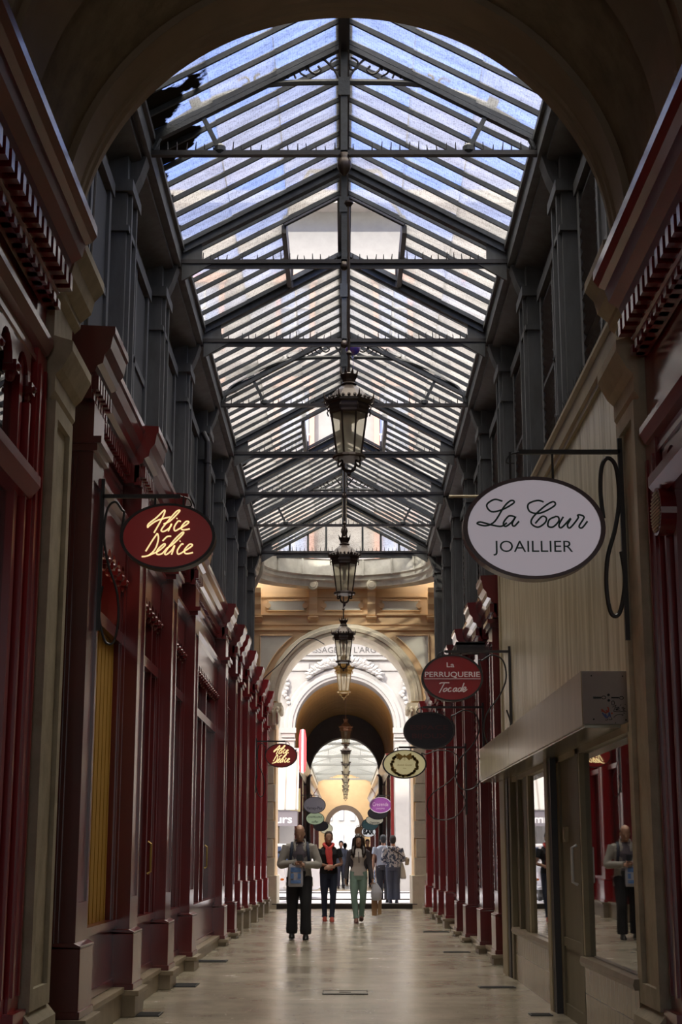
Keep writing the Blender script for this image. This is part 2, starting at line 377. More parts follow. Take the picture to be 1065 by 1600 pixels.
# ------------------------------------------------------------------ setting: near vaulted passage
vz = 5.22; BACKR = 1.8; BACKH = 4.2
mv = MB(); mv.arch(0, vz, [(1.86,7.95),(1.86,9.02),(2.1,9.02),(2.1,7.95)], 0, PI, 48); mv.box(-2.1,-2.55,7.95,9.0,4.6,7.3); mv.box(2.1,2.55,7.95,9.0,4.6,7.3)
struct('ceiling_vault', mv, PLAST, smooth=False)
ma = MB()
ma.arch(0, vz, [(1.81,9.0),(1.81,9.06),(1.83,9.08),(1.83,9.36),(1.815,9.38),(1.815,9.43),(1.80,9.45),(1.80,9.5),(1.83,9.54),(1.83,9.6),(2.2,9.6),(2.2,9.0)], 0, PI, 64)
for s in (-1,1):
    ma.box(s*1.83, s*2.6, 9.0, 9.6, 4.95, vz)
ma.box(-2.6,2.6,9.1,9.6,7.2,8.6)
for i in range(24):   # spandrel filling between arch ring and upper wall
    a0_ = PI*i/24; a1_ = PI*(i+1)/24
    x0,z0,x1,z1 = 2.0*math.cos(a0_), vz+2.0*math.sin(a0_), 2.0*math.cos(a1_), vz+2.0*math.sin(a1_)
    ma.add([(x0,9.1,z0),(x1,9.1,z1),(x1,9.1,7.3),(x0,9.1,7.3),(x0,9.6,z0),(x1,9.6,z1),(x1,9.6,7.3),(x0,9.6,7.3)],[(0,1,2,3),(4,5,6,7),(0,4,5,1),(2,3,7,6)])
for s in (-1,1): ma.box(s*2.0, s*2.6, 9.1, 9.6, vz, 8.6)
struct('ceiling_arch', ma, PLASM)
mb2 = MB()
mb2.arch(0, vz, [(1.80,7.15),(1.80,7.2),(1.82,7.22),(1.82,7.3),(1.79,7.33),(1.79,7.42),(1.82,7.46),(1.82,7.98),(2.15,7.98),(2.15,7.15)], 0, PI, 56)
struct('ceiling_band', mb2, PLASM)
mb3 = MB(); mb3.arch(0, vz, [(1.9,-6.0),(1.9,7.2),(2.2,7.2),(2.2,-6.0)], 0, PI, 40); pass
for k in range(8):
    yy = .2+k*.9
    mb3.arch(0, vz, [(1.86,yy),(1.86,yy+.1),(1.9,yy+.1),(1.9,yy)], 0, PI, 40)
struct('ceiling_near', mb3, PLASM)
mbk = MB(); mbk.archwall(0, -6, 6, -6.5, -6, BACKR, BACKH, 0, 9.5); struct('wall_back_baffle', mbk, STONE)  # unseen wall, added; its opening sets how much light enters from behind

# stone piers with capitals, a recessed panel and base blocks
for s, nm in ((-1,'left'),(1,'right')):
    m = MB()
    m.box(s*1.83, s*2.6, 9.0, 9.6, 0, 4.98)
    m.box(s*1.77, s*2.6, 8.94, 9.66, 0, .33)
    m.prism([(s*1.77,.33),(s*1.83,.40),(s*2.0,.40),(s*2.0,.33)], 'y', 8.94, 9.66)
    for (a, b) in ((9.0,9.09),(9.51,9.6)): m.box(s*1.83, s*1.80, a, b, .4, 4.05)
    m.box(s*1.83, s*1.80, 9.09, 9.51, .4, .52); m.box(s*1.83, s*1.80, 9.09, 9.51, 3.95, 4.05)
    m.prism([(s*1.83,4.05),(s*1.80,4.1),(s*1.80,4.2),(s*1.76,4.24),(s*1.72,4.32),(s*1.70,4.36),(s*1.70,4.42),(s*1.83,4.46)], 'y', 8.95, 9.66)
    m.prism([(s*1.83,4.72),(s*1.79,4.76),(s*1.79,4.80),(s*1.72,4.86),(s*1.70,4.95),(s*1.64,5.02),(s*1.64,5.08),(s*1.85,5.12)], 'y', 8.92, 9.68)
    struct('wall_pier_'+nm, m, STONE)

# ------------------------------------------------------------------ setting: flanking walls above the shops
TY = [11.2, 14.18, 17.07, 19.93, 23.02, 25.96, 29.03, 32.0, 34.99]
for s, nm, top in ((-1,'left',10.2),(1,'right',9.4)):
    m = MB()
    m.box(s*2.36, s*6, 9.6, 37.6, 0, 8.2)
    m.box(s*2.9, s*6, 9.6, 37.6, 8.2, top)
    if s < 0: m.box(-4.5, -12, -6, 24.5, 8.2, 17)  # unseen tall flank, added to keep the sun off the passage
    m.box(s*2.36, s*6, -6, 9.6, 0, 8.2)
    wl = struct('wall_'+nm, m, GREYW)
    win = MB(); fr = MB(); pil = MB(); br = MB()
    for i, y in enumerate(TY):
        pil.box(s*2.16, s*2.38, y-.27, y+.27, 4.7, 8.2); pil.box(s*2.12, s*2.16, y-.2, y-.14, 4.9, 7.8); pil.box(s*2.12, s*2.16, y+.14, y+.2, 4.9, 7.8)
        pil.box(s*2.10, s*2.38, y-.31, y+.31, 7.72, 7.84); pil.box(s*2.13, s*2.38, y-.3, y+.3, 7.3, 7.36)
        pil.prism([(s*2.36,7.8),(s*2.12,7.84),(s*2.06,7.98),(s*2.0,8.18),(s*2.36,8.2)], 'y', y-.12, y+.12)
        if i < len(TY)-1:
            a, b = y+.45, TY[i+1]-.45
            win.box(s*2.31, s*2.37, a+.1, b-.1, 5.1, 7.55)
            fr.box(s*2.28, s*2.37, a, a+.12, 5.0, 7.65); fr.box(s*2.28, s*2.37, b-.12, b, 5.0, 7.65); fr.box(s*2.26, s*2.37, a-.05, b+.05, 7.6, 7.74)
            fr.box(s*2.22, s*2.37, a-.08, b+.08, 4.92, 5.02); c = (a+b)/2; fr.box(s*2.29, s*2.37, c-.05, c+.05, 5.0, 7.6)
            fr.box(s*2.29, s*2.37, a, b, 6.5, 6.58)
            for k in range(22):
                zz = 5.15 + k*.108
                if s > 0: fr.bar((s*2.30, c+.06, zz), (s*2.30, b-.12, zz), .05, .015, ref=(s*.7,0,.7))
    struct('pilasters_upper', pil, GREYB, parent=wl); struct('window_panels', win, BLACK, parent=wl); struct('window_frames', fr, GREYB, parent=wl)
    # eave plate carrying the roof, boarded soffit, gutter
    ev = MB(); ev.prism([(s*1.97,8.20),(s*1.97,8.44),(s*2.07,8.44),(s*2.07,8.20)], 'y', 9.6, 36.4); ev.prism([(s*1.93,8.40),(s*1.93,8.46),(s*2.0,8.46),(s*2.0,8.40)], 'y', 9.6, 36.4)
    ev.prism([(s*2.05,8.14),(s*2.05,8.19),(s*2.40,8.10),(s*2.40,8.05)], 'y', 9.6, 36.4)
    struct('eave_plate', ev, GREYB, parent=wl)
    so_ = MB(); so_.prism([(s*2.04,8.22),(s*2.04,8.5),(s*3.0,8.6),(s*3.0,8.22)], 'y', 9.6, 36.6)
    struct('gutter', so_, GREYW, parent=wl)

# black downpipe on left upper wall
t = MB(); t.tube([(-2.13,22.6,4.9),(-2.13,22.6,7.55),(-2.2,22.6,7.7)], .045, 12)
for z in (5.4,6.3,7.2): t.lathe(-2.13, 22.6, [(.058,z),(.058,z+.06)], 12)
tag(t.build('downpipe', IROND, smooth=False), 'black rain downpipe running down the left upper wall', 'pipe')

# ------------------------------------------------------------------ glass roof
RZ, EZ = 9.55, 8.47
def slope_z(x): return RZ - abs(x)/1.97*(RZ-EZ)
HOLES = [(17.95,19.85),(26.85,28.9)]
gl = MB(); bars = MB()
y = 9.7; step = .405
ys = []
while y < 36.45: ys.append(y); y += step
ys.append(36.5)
for i in range(len(ys)-1):
    a, b = ys[i], ys[i+1]
    for s in (-1,1):
        inh = any(h0-.1 < (a+b)/2 < h1+.1 for h0, h1 in HOLES)
        x0 = .78 if inh else .03
        # overlapping glass sheets, each tilted a little
        cuts = [x0] + [c for c in (.7,1.35) if c > x0+.1] + [1.99]
        for j in range(len(cuts)-1):
            c0, c1 = cuts[j], cuts[j+1]; dz = random.uniform(-.004,.004)
            gl.quad((s*c0,a,slope_z(c0)+.01+dz),(s*c0,b,slope_z(c0)+.01),(s*(c1+.02),b,slope_z(c1)+.03),(s*(c1+.02),a,slope_z(c1)+.03+dz))
        if not (inh and any(h0 < a < h1 for h0, h1 in HOLES)): xs = .03
        else: xs = .78
        bars.bar((s*xs,a,slope_z(xs)-.005),(s*1.98,a,slope_z(1.98)-.005), .028, .055, ref=(0,0,1))
roof = struct('ceiling', gl, ROOFG)
struct('glazing_bars', bars, IRON, parent=roof)
rd = MB(); rd.box(-.055,.055,9.6,17.9,9.40,9.58); rd.box(-.055,.055,19.9,26.85,9.40,9.58); rd.box(-.055,.055,28.9,36.5,9.40,9.58); rd.box(-.09,.09,9.6,36.5,9.58,9.61)
rd.box(-.04,.04,17.9,36.4,9.42,9.5)
struct('ridge_beam', rd, IROND, parent=roof)
vents = MB()
for h0, h1 in HOLES:
    for s in (-1,1):
        vents.prism([(s*.74,9.02),(s*.74,9.30),(s*.80,9.30),(s*.80,9.02)], 'y', h0, h1)
        vents.bar((s*.77,h0,9.14),(0,h0,9.56), .05,.06); vents.bar((s*.77,h1,9.14),(0,h1,9.56), .05,.06)
        vents.bar((s*.74,h0,9.3),(s*.45,h0+.05,9.9), .04,.04); vents.bar((s*.74,h1,9.3),(s*.74,h1,9.02), .05,.05)
    vents.bar((-.45,h0+.05,9.9),(.45,h0+.05,9.9), .04,.04)
struct('vent_opening_frames', vents, IROND, parent=roof)

def truss(kind, y, n, label):
    T = thing('roof_truss', label, 'roof truss', (0,y,8.28), group=None)
    tb = MB(); tb.box(-2.0,2.0,y-.035,y+.035,8.24,8.29); tb.box(-2.0,2.0,y-.01,y+.01,8.18,8.24) if kind=='B' else None
    tb.build('tie_beam', IROND, T)
    for s in (-1,1):
        r = MB(); wd = .11 if kind=='B' else .075
        r.bar((0,y,RZ-.07),(s*1.96,y,EZ-.06), .09 if kind=='B' else .05, wd)
        if kind=='B': r.bar((0,y,RZ-.03),(s*1.96,y,EZ-.02), .02, .18)
        r.build('rafter', IRON, T)
        if kind=='B':
            g = MB(); g.box(s*1.72,s*1.96,y-.02,y+.02,8.27,8.56 if s else 0); g.prism([(s*1.96,8.24),(s*1.60,8.24),(s*1.96,8.02)], 'y', y-.02, y+.02)
            g.build('gusset_plate', GREYB, T)
    kp = MB(); kp.box(-.035,.035,y-.035,y+.035,8.26,9.45); kp.box(-.06,.06,y-.05,y+.05,8.9,9.1) 
    kp.build('king_post', IRON, T)
    kb = MB(); kb.lathe(0, y, [(.012,8.02),(.05,8.06),(.075,8.12),(.07,8.18),(.045,8.22),(.06,8.26)], 12) if kind=='A' else kb.lathe(0, y, [(.02,8.16),(.05,8.19),(.05,8.26)], 10)
    kb.build('knob', BRONZE, T, smooth=True)
    if kind == 'A':
        for s in (-1,1):
            c = MB(); c.tube(spline([(s*1.95,y,8.30),(s*1.82,y,8.56),(s*1.52,y,8.78)],5), .028, 6, flat=1.4)
            c.tube(spline([(s*1.52,y,8.80),(s*1.15,y,8.95),(s*.7,y,9.05),(s*.04,y,9.07)],6), .024, 6, flat=1.4)
            c.build('curved_brace', IRON, T)
            st = MB(); st.bar((s*1.53,y,8.84),(s*1.27,y,8.30), .045, .04); st.bar((s*1.56,y,8.9),(s*1.48,y,8.72), .11, .06); st.lathe(s*1.27, y, [(.03,8.25),(.06,8.29),(.06,8.34),(.03,8.37)], 10)
            st.build('strut', IRON, T)
            sr = MB()
            q_ = lambda pts, r=.013: sr.tube(spline([(s*px_,y,pz_) for px_,pz_ in pts],5), r, 5)
            q_([(.05,9.10),(.10,9.20),(.22,9.33),(.34,9.32),(.37,9.22),(.30,9.16),(.24,9.20),(.27,9.25)])
            q_([(.20,9.37),(.34,9.36),(.50,9.27),(.66,9.14),(.78,9.07),(.90,9.07),(.92,9.13),(.87,9.16)],.015)
            q_([(.07,9.35),(.14,9.30),(.13,9.22),(.07,9.21),(.06,9.26)],.011)
            q_([(.38,9.13),(.45,9.17),(.46,9.24),(.40,9.25),(.39,9.20)],.011)
            q_([(.50,9.11),(.53,9.17),(.59,9.16),(.58,9.11)],.011)
            q_([(.70,9.12),(.66,9.18),(.70,9.22),(.74,9.18)],.011)
            q_([(1.05,9.02),(.98,9.07),(1.02,9.12),(1.10,9.08)],.012)
            sr.build('scroll_ornament', IROND, T)
    sp = MB(); x = -1.9
    while x < 1.92:
        if random.random() < .92:
            h = random.uniform(.07,.13); sp.tube([(x,y,8.28),(x+random.uniform(-.012,.012),y,8.28+h)], [.009,.004], 4)
            sp.tube([(x-.03,y,8.30),(x,y,8.285),(x+.03,y,8.30)], .005, 4)
        x += .095
    o = sp.build('bird_spikes', IROND, T); o['kind'] = 'stuff'
kinds = ['A','B','B','A','B','B','A','B']
labs = ['scrollwork iron roof truss nearest the vaulted arch, with curved braces and spikes',
 'plain iron roof truss just before the first open roof vent',
 'plain iron roof truss just behind the first open roof vent',
 'scrollwork iron roof truss directly above the largest hanging lantern',
 'plain iron roof truss just before the second open roof vent',
 'plain iron roof truss just behind the second open roof vent',
 'scrollwork iron roof truss above the second hanging lantern',
 'pale tie beam truss right before the glazed end gable']
for i, k in enumerate(kinds): truss(k, TY[i+1], i, labs[i])

# blue balloon trapped under the ridge
bl = thing('balloon', 'blue foil balloon floating under the roof ridge', 'balloon', (.124,21.0,8.54))
BLUE = mat('blue_foil', (.02,.10,.55), .2, col2=(.25,.02,.15), scale=9, amt=.7, coat=.6)
MB().sph((.124,21.0,8.54), (.115,.10,.125), 20, 14).build('envelope', BLUE, bl, smooth=True)
MB().lathe(.124, 21.0, [(.018,8.38),(.006,8.41),(.012,8.43)], 8).tube(spline([(.124,21,8.39),(.13,21,8.2),(.11,21.01,8.05)],4), .003, 4).build('knot_and_string', BLUE, bl)

# ------------------------------------------------------------------ end of first passage
ez0, ez1 = 37.6, 39.0
m = MB(); m.archwall(0, -6, 6, ez0, ez1, 1.69, 5.00, 0, 8.6)
wall_end = struct('wall_end', m, SALM)
m = MB(); m.arch(0, 5.00, [(1.66,37.5),(1.66,37.6),(1.66,39.02),(1.69,39.02),(1.95,39.0),(1.95,37.58),(1.92,37.52),(1.86,37.50),(1.84,37.47),(1.76,37.47),(1.74,37.50)], 0, PI, 56)
struct('archivolt', m, STONEL, parent=wall_end, smooth=False)
# rusticated stone piers with carved capitals
for s in (-1,1):
    m = MB(); z = .0
    m.box(s*1.64, s*2.36, 37.42, 39.05, 0, .78)
    z = .78
    for k in range(8):
        o_ = .0 if k % 2 == 0 else .05
        h = .44
        m.box(s*(1.70+ (.04 if k%2 else 0)), s*2.34, 37.50, 39.0, z, z+h-.02); z += h
        m.box(s*1.78, s*2.30, 37.53, 38.98, z-.02, z)
    m.box(s*1.70, s*2.3, 37.5, 39.0, z, 4.45)
    struct('pier', m, STONEL, parent=wall_end, bevel=.012)
    cp = MB(); cp.prism([(s*1.72,4.4),(s*1.66,4.5),(s*1.64,4.75),(s*1.56,4.86),(s*1.56,4.95),(s*2.3,4.95),(s*2.3,4.4)], 'y', 37.42, 39.0)
    for k in range(5):
        xx = s*(1.66+.13*k)
        cp.tube(spline([(xx,37.44,4.42),(xx,37.38,4.58),(xx,37.30,4.70),(xx,37.34,4.76)],4), [.03]*13, 6)
        cp.sph((xx,37.36,4.80), (.05,.05,.06), 8, 6)
    for k in range(4): cp.sph((s*1.60,37.6+.3*k,4.78), (.06,.08,.08), 8, 6)
    struct('capital', cp, STONEL, parent=wall_end)
# spandrel panels with mouldings
for s in (-1,1):
    pts = []
    for i in range(13):
        a = math.radians(18 + 52*i/12); pts.append((s*2.13*math.cos(a), 4.93+2.13*math.sin(a)))
    pts = [p for p in pts if abs(p[0]) < 2.13 and p[1] < 6.65]
    pan = [(s*2.10,5.0)] if False else []
    poly = pts + [(s*abs(pts[-1][0])*1.0, 6.65), (s*2.12, 6.65), (s*2.12, pts[0][1])]
    MB().prism(poly, 'y', 37.57, 37.62).build('spandrel_panel', PANELW, wall_end)
    loop = [(p[0],37.56,p[1]) for p in poly]
    MB().tube(loop, .018, 6, closed=True).build('spandrel_moulding', SALM, wall_end)
m = MB()
for z, h, dpt in ((6.78,.05,.05),(6.92,.03,.03),(7.16,.04,.06),(7.62,.04,.03)): m.box(-2.35,2.35,37.6-dpt,37.62,z,z+h)
struct('string_courses', m, SALM, parent=wall_end)
for cx in (-1.46,-.05,1.41):
    m = MB(); m.box(cx-.45,cx+.45,37.57,37.61,7.30,7.52)
    m.build('frieze_panel', PANELW, wall_end)
    r = MB()
    for q in (-1,1): r.disc(cx+q*.47, 37.55, 7.41, .07, .07, .06, 16)
    r.tube([(cx-.5,37.57,7.28),(cx+.5,37.57,7.28),(cx+.5,37.57,7.54),(cx-.5,37.57,7.54)], .012, 4, closed=True)
    r.build('frieze_rosette', SALM, wall_end)
for cx in (-2.2,-.79,.68,2.2):
    m = MB(); m.prism([(37.6,7.14),(37.5,7.16),(37.48,7.3),(37.42,7.42),(37.40,7.6),(37.30,7.70),(37.26,7.82),(37.6,7.84)], 'x', cx-.10, cx+.10)
    m.prism([(37.6,6.98),(37.55,7.04),(37.52,7.16),(37.6,7.16)], 'x', cx-.11, cx+.11)
    m.prism([(37.6,7.05),(37.46,7.10),(37.46,7.13),(37.6,7.14)], 'x', cx-.13, cx+.13)
    m.build('console_bracket', SALM, wall_end)
    if abs(cx) < 1: MB().disc(cx, 37.18, 7.88, .13, .13, .1, 20, .01).disc(cx, 37.165, 7.88, .085, .085, .1, 20, .01).build('console_boss', STONEL, wall_end)
# curved white coving sweeping from the eaves to the end wall
PLASW = mat('white_coving', (.80,.79,.72), .7, col2=(.5,.48,.42), scale=4, amt=.6)
prof = [(0,8.52),(.02,8.50),(.02,8.12),(.07,8.08),(.07,8.0),(.13,7.95),(.15,7.84),(.55,7.84),(.55,8.52)]
m = MB(); k = len(prof); vs = []; n = 40
for i in range(n+1):
    a = PI - PI*i/n; cx_, cy_ = 2.15*math.cos(a), 35.1 + 2.25*math.sin(a)**.8 if math.sin(a) > 0 else 35.1
    tx, ty = math.cos(a)/2.15, max(math.sin(a),0.)/2.25; l_ = math.hypot(tx,ty); tx, ty = tx/l_, ty/l_
    for dd, z in prof: vs.append((max(-2.36,min(2.36,cx_ + tx*(dd-.15)*1.0)), cy_ + ty*(dd-.15), z))
m.add(vs, [(i*k+j, i*k+(j+1)%k, (i+1)*k+(j+1)%k, (i+1)*k+j) for i in range(n) for j in range(k)])
cove = struct('curved_coving', m, PLASW, parent=wall_end)
m = MB()
for i in range(3, n-1, 5):
    a = PI - PI*i/n; x_, y_ = 2.0*math.cos(a), 35.1+2.12*math.sin(a)**.8
    m.box(x_-.02,x_+.02,y_-.03,y_+.03,8.1,8.5)
struct('coving_ribs', m, PLASW, parent=wall_end)
# glazed gable
GLC = pane_glass('gable_glass', (.86,.84,.76), 1.4, .02)
m = MB(); m.add([(-1.95,36.5,8.5),(1.95,36.5,8.5),(0,36.5,9.52)], [(0,1,2)]); struct('window_gable', m, ROOFG)
m = MB()
for x in (-1.35,-.9,-.45,.45,.9,1.35): m.box(x-.025,x+.025,36.45,36.5,8.42,slope_z(x)-.03)
m.box(-2,2,36.44,36.5,8.42,8.52); m.bar((-1.97,36.46,8.47),(0,36.46,9.52),.07,.06); m.bar((1.97,36.46,8.47),(0,36.46,9.52),.07,.06)
struct('trim_gable', m, IRON)
# block above the passage mouth on this side of the street (outside; height and left setback shaped for sun and shade)
m = MB()
for s in (-1,1): m.box(s*(7.0 if s < 0 else 2.9), s*12, 31.5, 39, 8.6, 14.6); m.box(s*6, s*30, 39.0, 30, 0, 14.6)
struct('wall_block', m, PALES)

# ------------------------------------------------------------------ street: opposite block
oy = 50.9
m = MB(); m.archwall(0, -1.9, 1.9, oy, oy+1.2, 1.68, 5.42, 0, 9.2)
m.box(-3.6,-1.9,oy,oy+1.2,4.6,9.2); m.box(1.9,3.4,oy,oy+1.2,0,9.2); m.box(-3.6,-1.9,oy+.7,oy+1.2,0,4.6)
for s in (-1,1): m.box(s*3.4, s*25, oy+.2, oy+8, 3.8 if s<0 else 0, 24.6)
m.box(-3.6,3.6,oy+.1,oy+8,9.2,24.6)
opp = struct('wall_opposite', m, PALES)
m = MB(); m.arch(0, 5.42, [(1.66,oy-.1),(1.66,oy+.3),(2.05,oy+.3),(2.05,oy-.03),(2.0,oy-.08),(1.9,oy-.08),(1.86,oy-.14),(1.76,oy-.14),(1.74,oy-.1)], 0, PI, 56)
struct('archivolt', m, PALES, parent=opp)
m = MB()
for s in (-1,1):
    m.box(s*1.62, s*2.15, oy-.16, oy, 5.25, 5.42); m.box(s*1.66, s*2.1, oy-.12, oy, 5.1, 5.25); m.box(s*1.64, s*2.1, oy-.14, oy, 5.0, 5.06)
    m.box(s*1.68, s*2.15, oy-.10, oy, .1, 5.0); m.box(s*1.66,s*2.2,oy-.14,oy,.1,1.25)
    m.box(s*2.45, s*3.3, oy-.16, oy, 1.3, 8.6); m.box(s*2.40,s*3.35,oy-.2,oy,.1,1.3)
    for k in range(5): m.box(s*(2.52+.16*k), s*(2.58+.16*k), oy-.19, oy-.15, 1.5, 8.2)
for z, h, dp in ((7.72,.05,.08),(7.88,.02,.04),(8.34,.04,.06),(8.62,.12,.14),(8.8,.25,.28),(9.08,.1,.4),(14,.3,.4),(18.2,.3,.4),(24.1,.5,.7)): m.box(-20,20,oy-dp,oy+.25,z,z+h)
for s in (-1,1): m.box(s*1.2, s*2.0, oy-.04, oy, 7.35, 7.6)
struct('mouldings', m, PALES, parent=opp)
GREYT = mat('carved_letters', (.09,.085,.08), .7)
MB().text("PASSAGE DE L'ARGVE", 0.02, 8.06, oy-.01, .20, 2.75).build('carved_lettering', GREYT, opp)
# carved foliage over the arch
m = MB(); random.seed(3)
m.sph((.0,oy-.12,7.42), (.17,.10,.26), 14, 10); m.sph((0,oy-.16,7.62),(.10,.08,.10),10,8)
for s in (-1,1):
    for k in range(9):
        t_ = k/8; x0 = s*(.16+.9*t_); z0 = 7.50-.30*t_*t_ + .02*math.sin(k*2)
        ln = .46-.16*t_
        for q in (-1,0,1):
            ang = math.radians(60 - 50*t_ + q*38)
            m.tube(spline([(x0,oy-.05,z0),(x0+s*ln*.5*math.cos(ang),oy-.16,z0+ln*.5*math.sin(ang)),(x0+s*ln*math.cos(ang),oy-.10,z0+ln*math.sin(ang)*.8)],3), [.04,.06,.07,.07,.06,.04,.015], 6)
struct('carved_foliage', m, PALES, parent=opp)
for s in (-1,1):
    m = MB()
    for k in range(9): 
        a = k*.9; m.sph((s*1.98+.1*math.cos(a)*(1-.05*k), oy-.08, 6.55+.09*k-.3+.08*math.sin(a)), (.08,.05,.07), 8, 6)
    struct('carved_drop', m, PALES, parent=opp)
# upper storeys: windows with pink surrounds seen through the open roof vents
WPINK = mat('pink_window_surround', (.62,.36,.28), .7); WBL = mat('upper_window_glass', (.35,.42,.62), .15, coat=.3)
for zf, zh in ((9.9,2.6),(14.9,2.5),(18.9,2.4)):
    for cx in (-8.2,-5,-1.75,1.75,5,8.2):
        f = MB(); f.box(cx-.75,cx+.75,oy-.12,oy+.1,zf-.15,zf); f.box(cx-.70,cx-.52,oy-.08,oy+.1,zf,zf+zh); f.box(cx+.52,cx+.70,oy-.08,oy+.1,zf,zf+zh); f.box(cx-.78,cx+.78,oy-.14,oy+.1,zf+zh,zf+zh+.35)
        fo = f.build('upper_window', WPINK, opp)
        g = MB(); g.box(cx-.5,cx+.5,oy+.04,oy+.11,zf,zf+zh); g.build('pane', WBL, fo)
        g = MB(); g.box(cx-.03,cx+.03,oy-.0,oy+.04,zf,zf+zh); g.box(cx-.5,cx+.5,oy,oy+.04,zf+zh*.6,zf+zh*.6+.05)
        for k in range(9): g.tube([(cx-.48+.12*k,oy-.14,zf),(cx-.48+.12*k,oy-.14,zf+.7)], .015, 5)
        g.box(cx-.52,cx+.52,oy-.16,oy-.12,zf+.7,zf+.75); g.build('railing', WHITE, fo)
# tobacco shop on the left of the opposite arch
AWN = stripes('striped_awning_cloth', (.50,.48,.44), (.27,.24,.21), .9, 'X', .8, .93)
T = thing('shop_awning', 'white awning with thin beige stripes above the tobacco shop across the street', 'awning', (-3,oy-.6,2.7))
m = MB(); m.prism([(oy-.1,4.75),(oy-1.3,2.72),(oy-1.3,2.68),(oy-.1,4.70)], 'x', -4.6, -1.50); m.build('canvas', AWN, T)
VAL = mat('mauve_grey_fascia', (.22,.20,.22), .6)
T2 = thing('shop_fascia', 'mauve grey shop fascia reading fumeurs under the striped awning', 'shop sign', (-3,oy-1.28,2.2))
MB().box(-4.6,-1.52,oy-1.27,oy-1.2,2.17,2.66).build('board', VAL, T2)
MB().text('Fumeurs', -2.42, 2.40, oy-1.275, .26, 1.45, bold=.02).build('lettering', mat('white_letters',(.9,.9,.9),.5), T2)
T = thing('shop_window', 'tobacco shop window with magazines below the mauve fascia', 'shop window', (-3,oy+.3,.1))
MB().box(-3.6,-1.9,oy+.1,oy+.6,.1,2.6).build('interior', mat('dim_shop_interior',(.42,.34,.2),.8,col2=(.06,.05,.05),scale=6,amt=.9), T)
m = MB(); m.box(-3.6,-1.9,oy+.0,oy+.08,2.35,2.6); m.box(-3.6,-1.9,oy,oy+.08,.1,.6); m.box(-1.95,-1.88,oy,oy+.08,.1,2.6); m.box(-2.7,-2.64,oy,oy+.08,.1,2.6); m.build('frame', REDD, T)
MB().box(-3.6,-1.9,oy+.04,oy+.05,.6,2.35).build('pane', GLASS, T)
T = thing('tobacco_sign', 'tall red projecting sign with a white stripe beside the opposite arch', 'sign', (-1.38,oy-.6,3.9))
CARR = mat('lit_red_plastic', (.75,.05,.06), .3, emit=(.8,.08,.09), estr=.5); STRW = mat('lit_white_stripe', (.9,.8,.82), .3, emit=(1,.85,.87), estr=.6)
m = MB(); m.prism([(-1.46,3.93),(-1.50,4.2),(-1.50,5.05),(-1.46,5.30),(-1.30,5.30),(-1.26,5.05),(-1.26,4.2),(-1.30,3.93)], 'y', oy-.9, oy-.5); m.build('body', CARR, T, bevel=.02)
MB().box(-1.41,-1.35,oy-.93,oy-.47,3.9,5.31).build('stripe', STRW, T)
MB().box(-1.62,-1.50,oy-.72,oy-.68,4.6,4.68).box(-1.62,-1.58,oy-.72,oy,4.6,4.68).build('wall_arm', WHITE, T)
tag(MB().box(-1.78,-1.45,oy-.62,oy-.56,2.65,3.4).build('banner', mat('pale_yellow_panel',(.50,.42,.20),.7)), 'pale yellow banner beside the striped awning', 'banner')

# ------------------------------------------------------------------ second passage
m = MB(); m.arch(0, 5.42, [(1.72,oy+1.2),(1.72,65.2),(2.1,65.2),(2.1,oy+1.2)], 0, PI, 40); m.box(-1.72,-2.2,oy+1.2,65.2,4.7,5.45); m.box(1.72,2.2,oy+1.2,65.2,4.7,5.45)
struct('ceiling_second_vault', m, OCHRE, smooth=False)
m = MB(); m.archwall(0, -2.2, 2.2, 65, 66.2, 1.47, 4.72, 0, 7.2); m.arch(0, 4.72, [(1.45,64.9),(1.45,65),(1.75,65),(1.75,64.9)], 0, PI, 32)
struct('wall_dark_arch', m, mat('dark_grey_plaster',(.13,.12,.13),.7,col2=(.09,.085,.09),scale=3,amt=.6))  # dark grey with random mottling
FLUT = stripes('fluted_cream_wall', (.55,.50,.42), (.38,.34,.28), .8, 'Y', .7, .8)
for s, nm in ((-1,'left'),(1,'right')):
    struct('wall_far_'+nm, MB().box(s*2.05, s*4, 66.2, 117, 0, 6.7), FLUT)
    struct('wall_mid_'+nm, MB().box(s*1.95, s*4, oy+1.2, 65, 0, 5.2), GREYW)
g = MB(); yy = 66.4
for s in (-1,1):
    g.quad((0,66.2,7.45),(0,117,7.45),(s*2.1,117,6.72),(s*2.1,66.2,6.72))
FARG = glass_roof('frosted_roof_glass', .6)
cf = struct('ceiling_far', g, FARG)
g = MB(); yy = 66.5
while yy < 117:
    for s in (-1,1): g.bar((0,yy,7.42),(s*2.1,yy,6.70), .03, .05, ref=(0,0,1))
    yy += .9
for ty in (67,76,86,94,105,112):
    g.box(-2.1,2.1,ty-.1,ty+.1,6.62,6.74)
    for s in (-1,1): g.bar((0,ty,7.4),(s*2.1,ty,6.72), .1, .14); g.bar((s*.9,ty,7.08),(s*.9,ty,6.6),.05,.05)
    g.bar((0,ty,6.5),(0,ty,7.4),.06,.06)
for s in (-1,1): g.box(s*2.0,s*2.1,66.2,117,6.5,6.72)
struct('roof_ironwork', g, mat('pale_painted_iron',(.30,.31,.30),.5), parent=cf)
m = MB(); m.archwall(0, -4, 4, 117, 118, 1.15, 3.45, 0, 9.5)
wf = struct('wall_far_end', m, SALM)
m = MB(); m.arch(0, 3.45, [(1.15,116.9),(1.15,118),(1.50,118),(1.50,116.9)], 0, PI, 32)
for s in (-1,1): m.box(s*1.15,s*1.5,116.9,117.1,0,3.45)
struct('arch_surround', m, mat('brown_arch_paint',(.16,.12,.10),.7), parent=wf)
m = MB(); m.box(-14,14,135,136,0,16)
for i in range(9):
    for z in (1,5,9): pass
fb = struct('wall_distant', m, PALES)
m = MB()
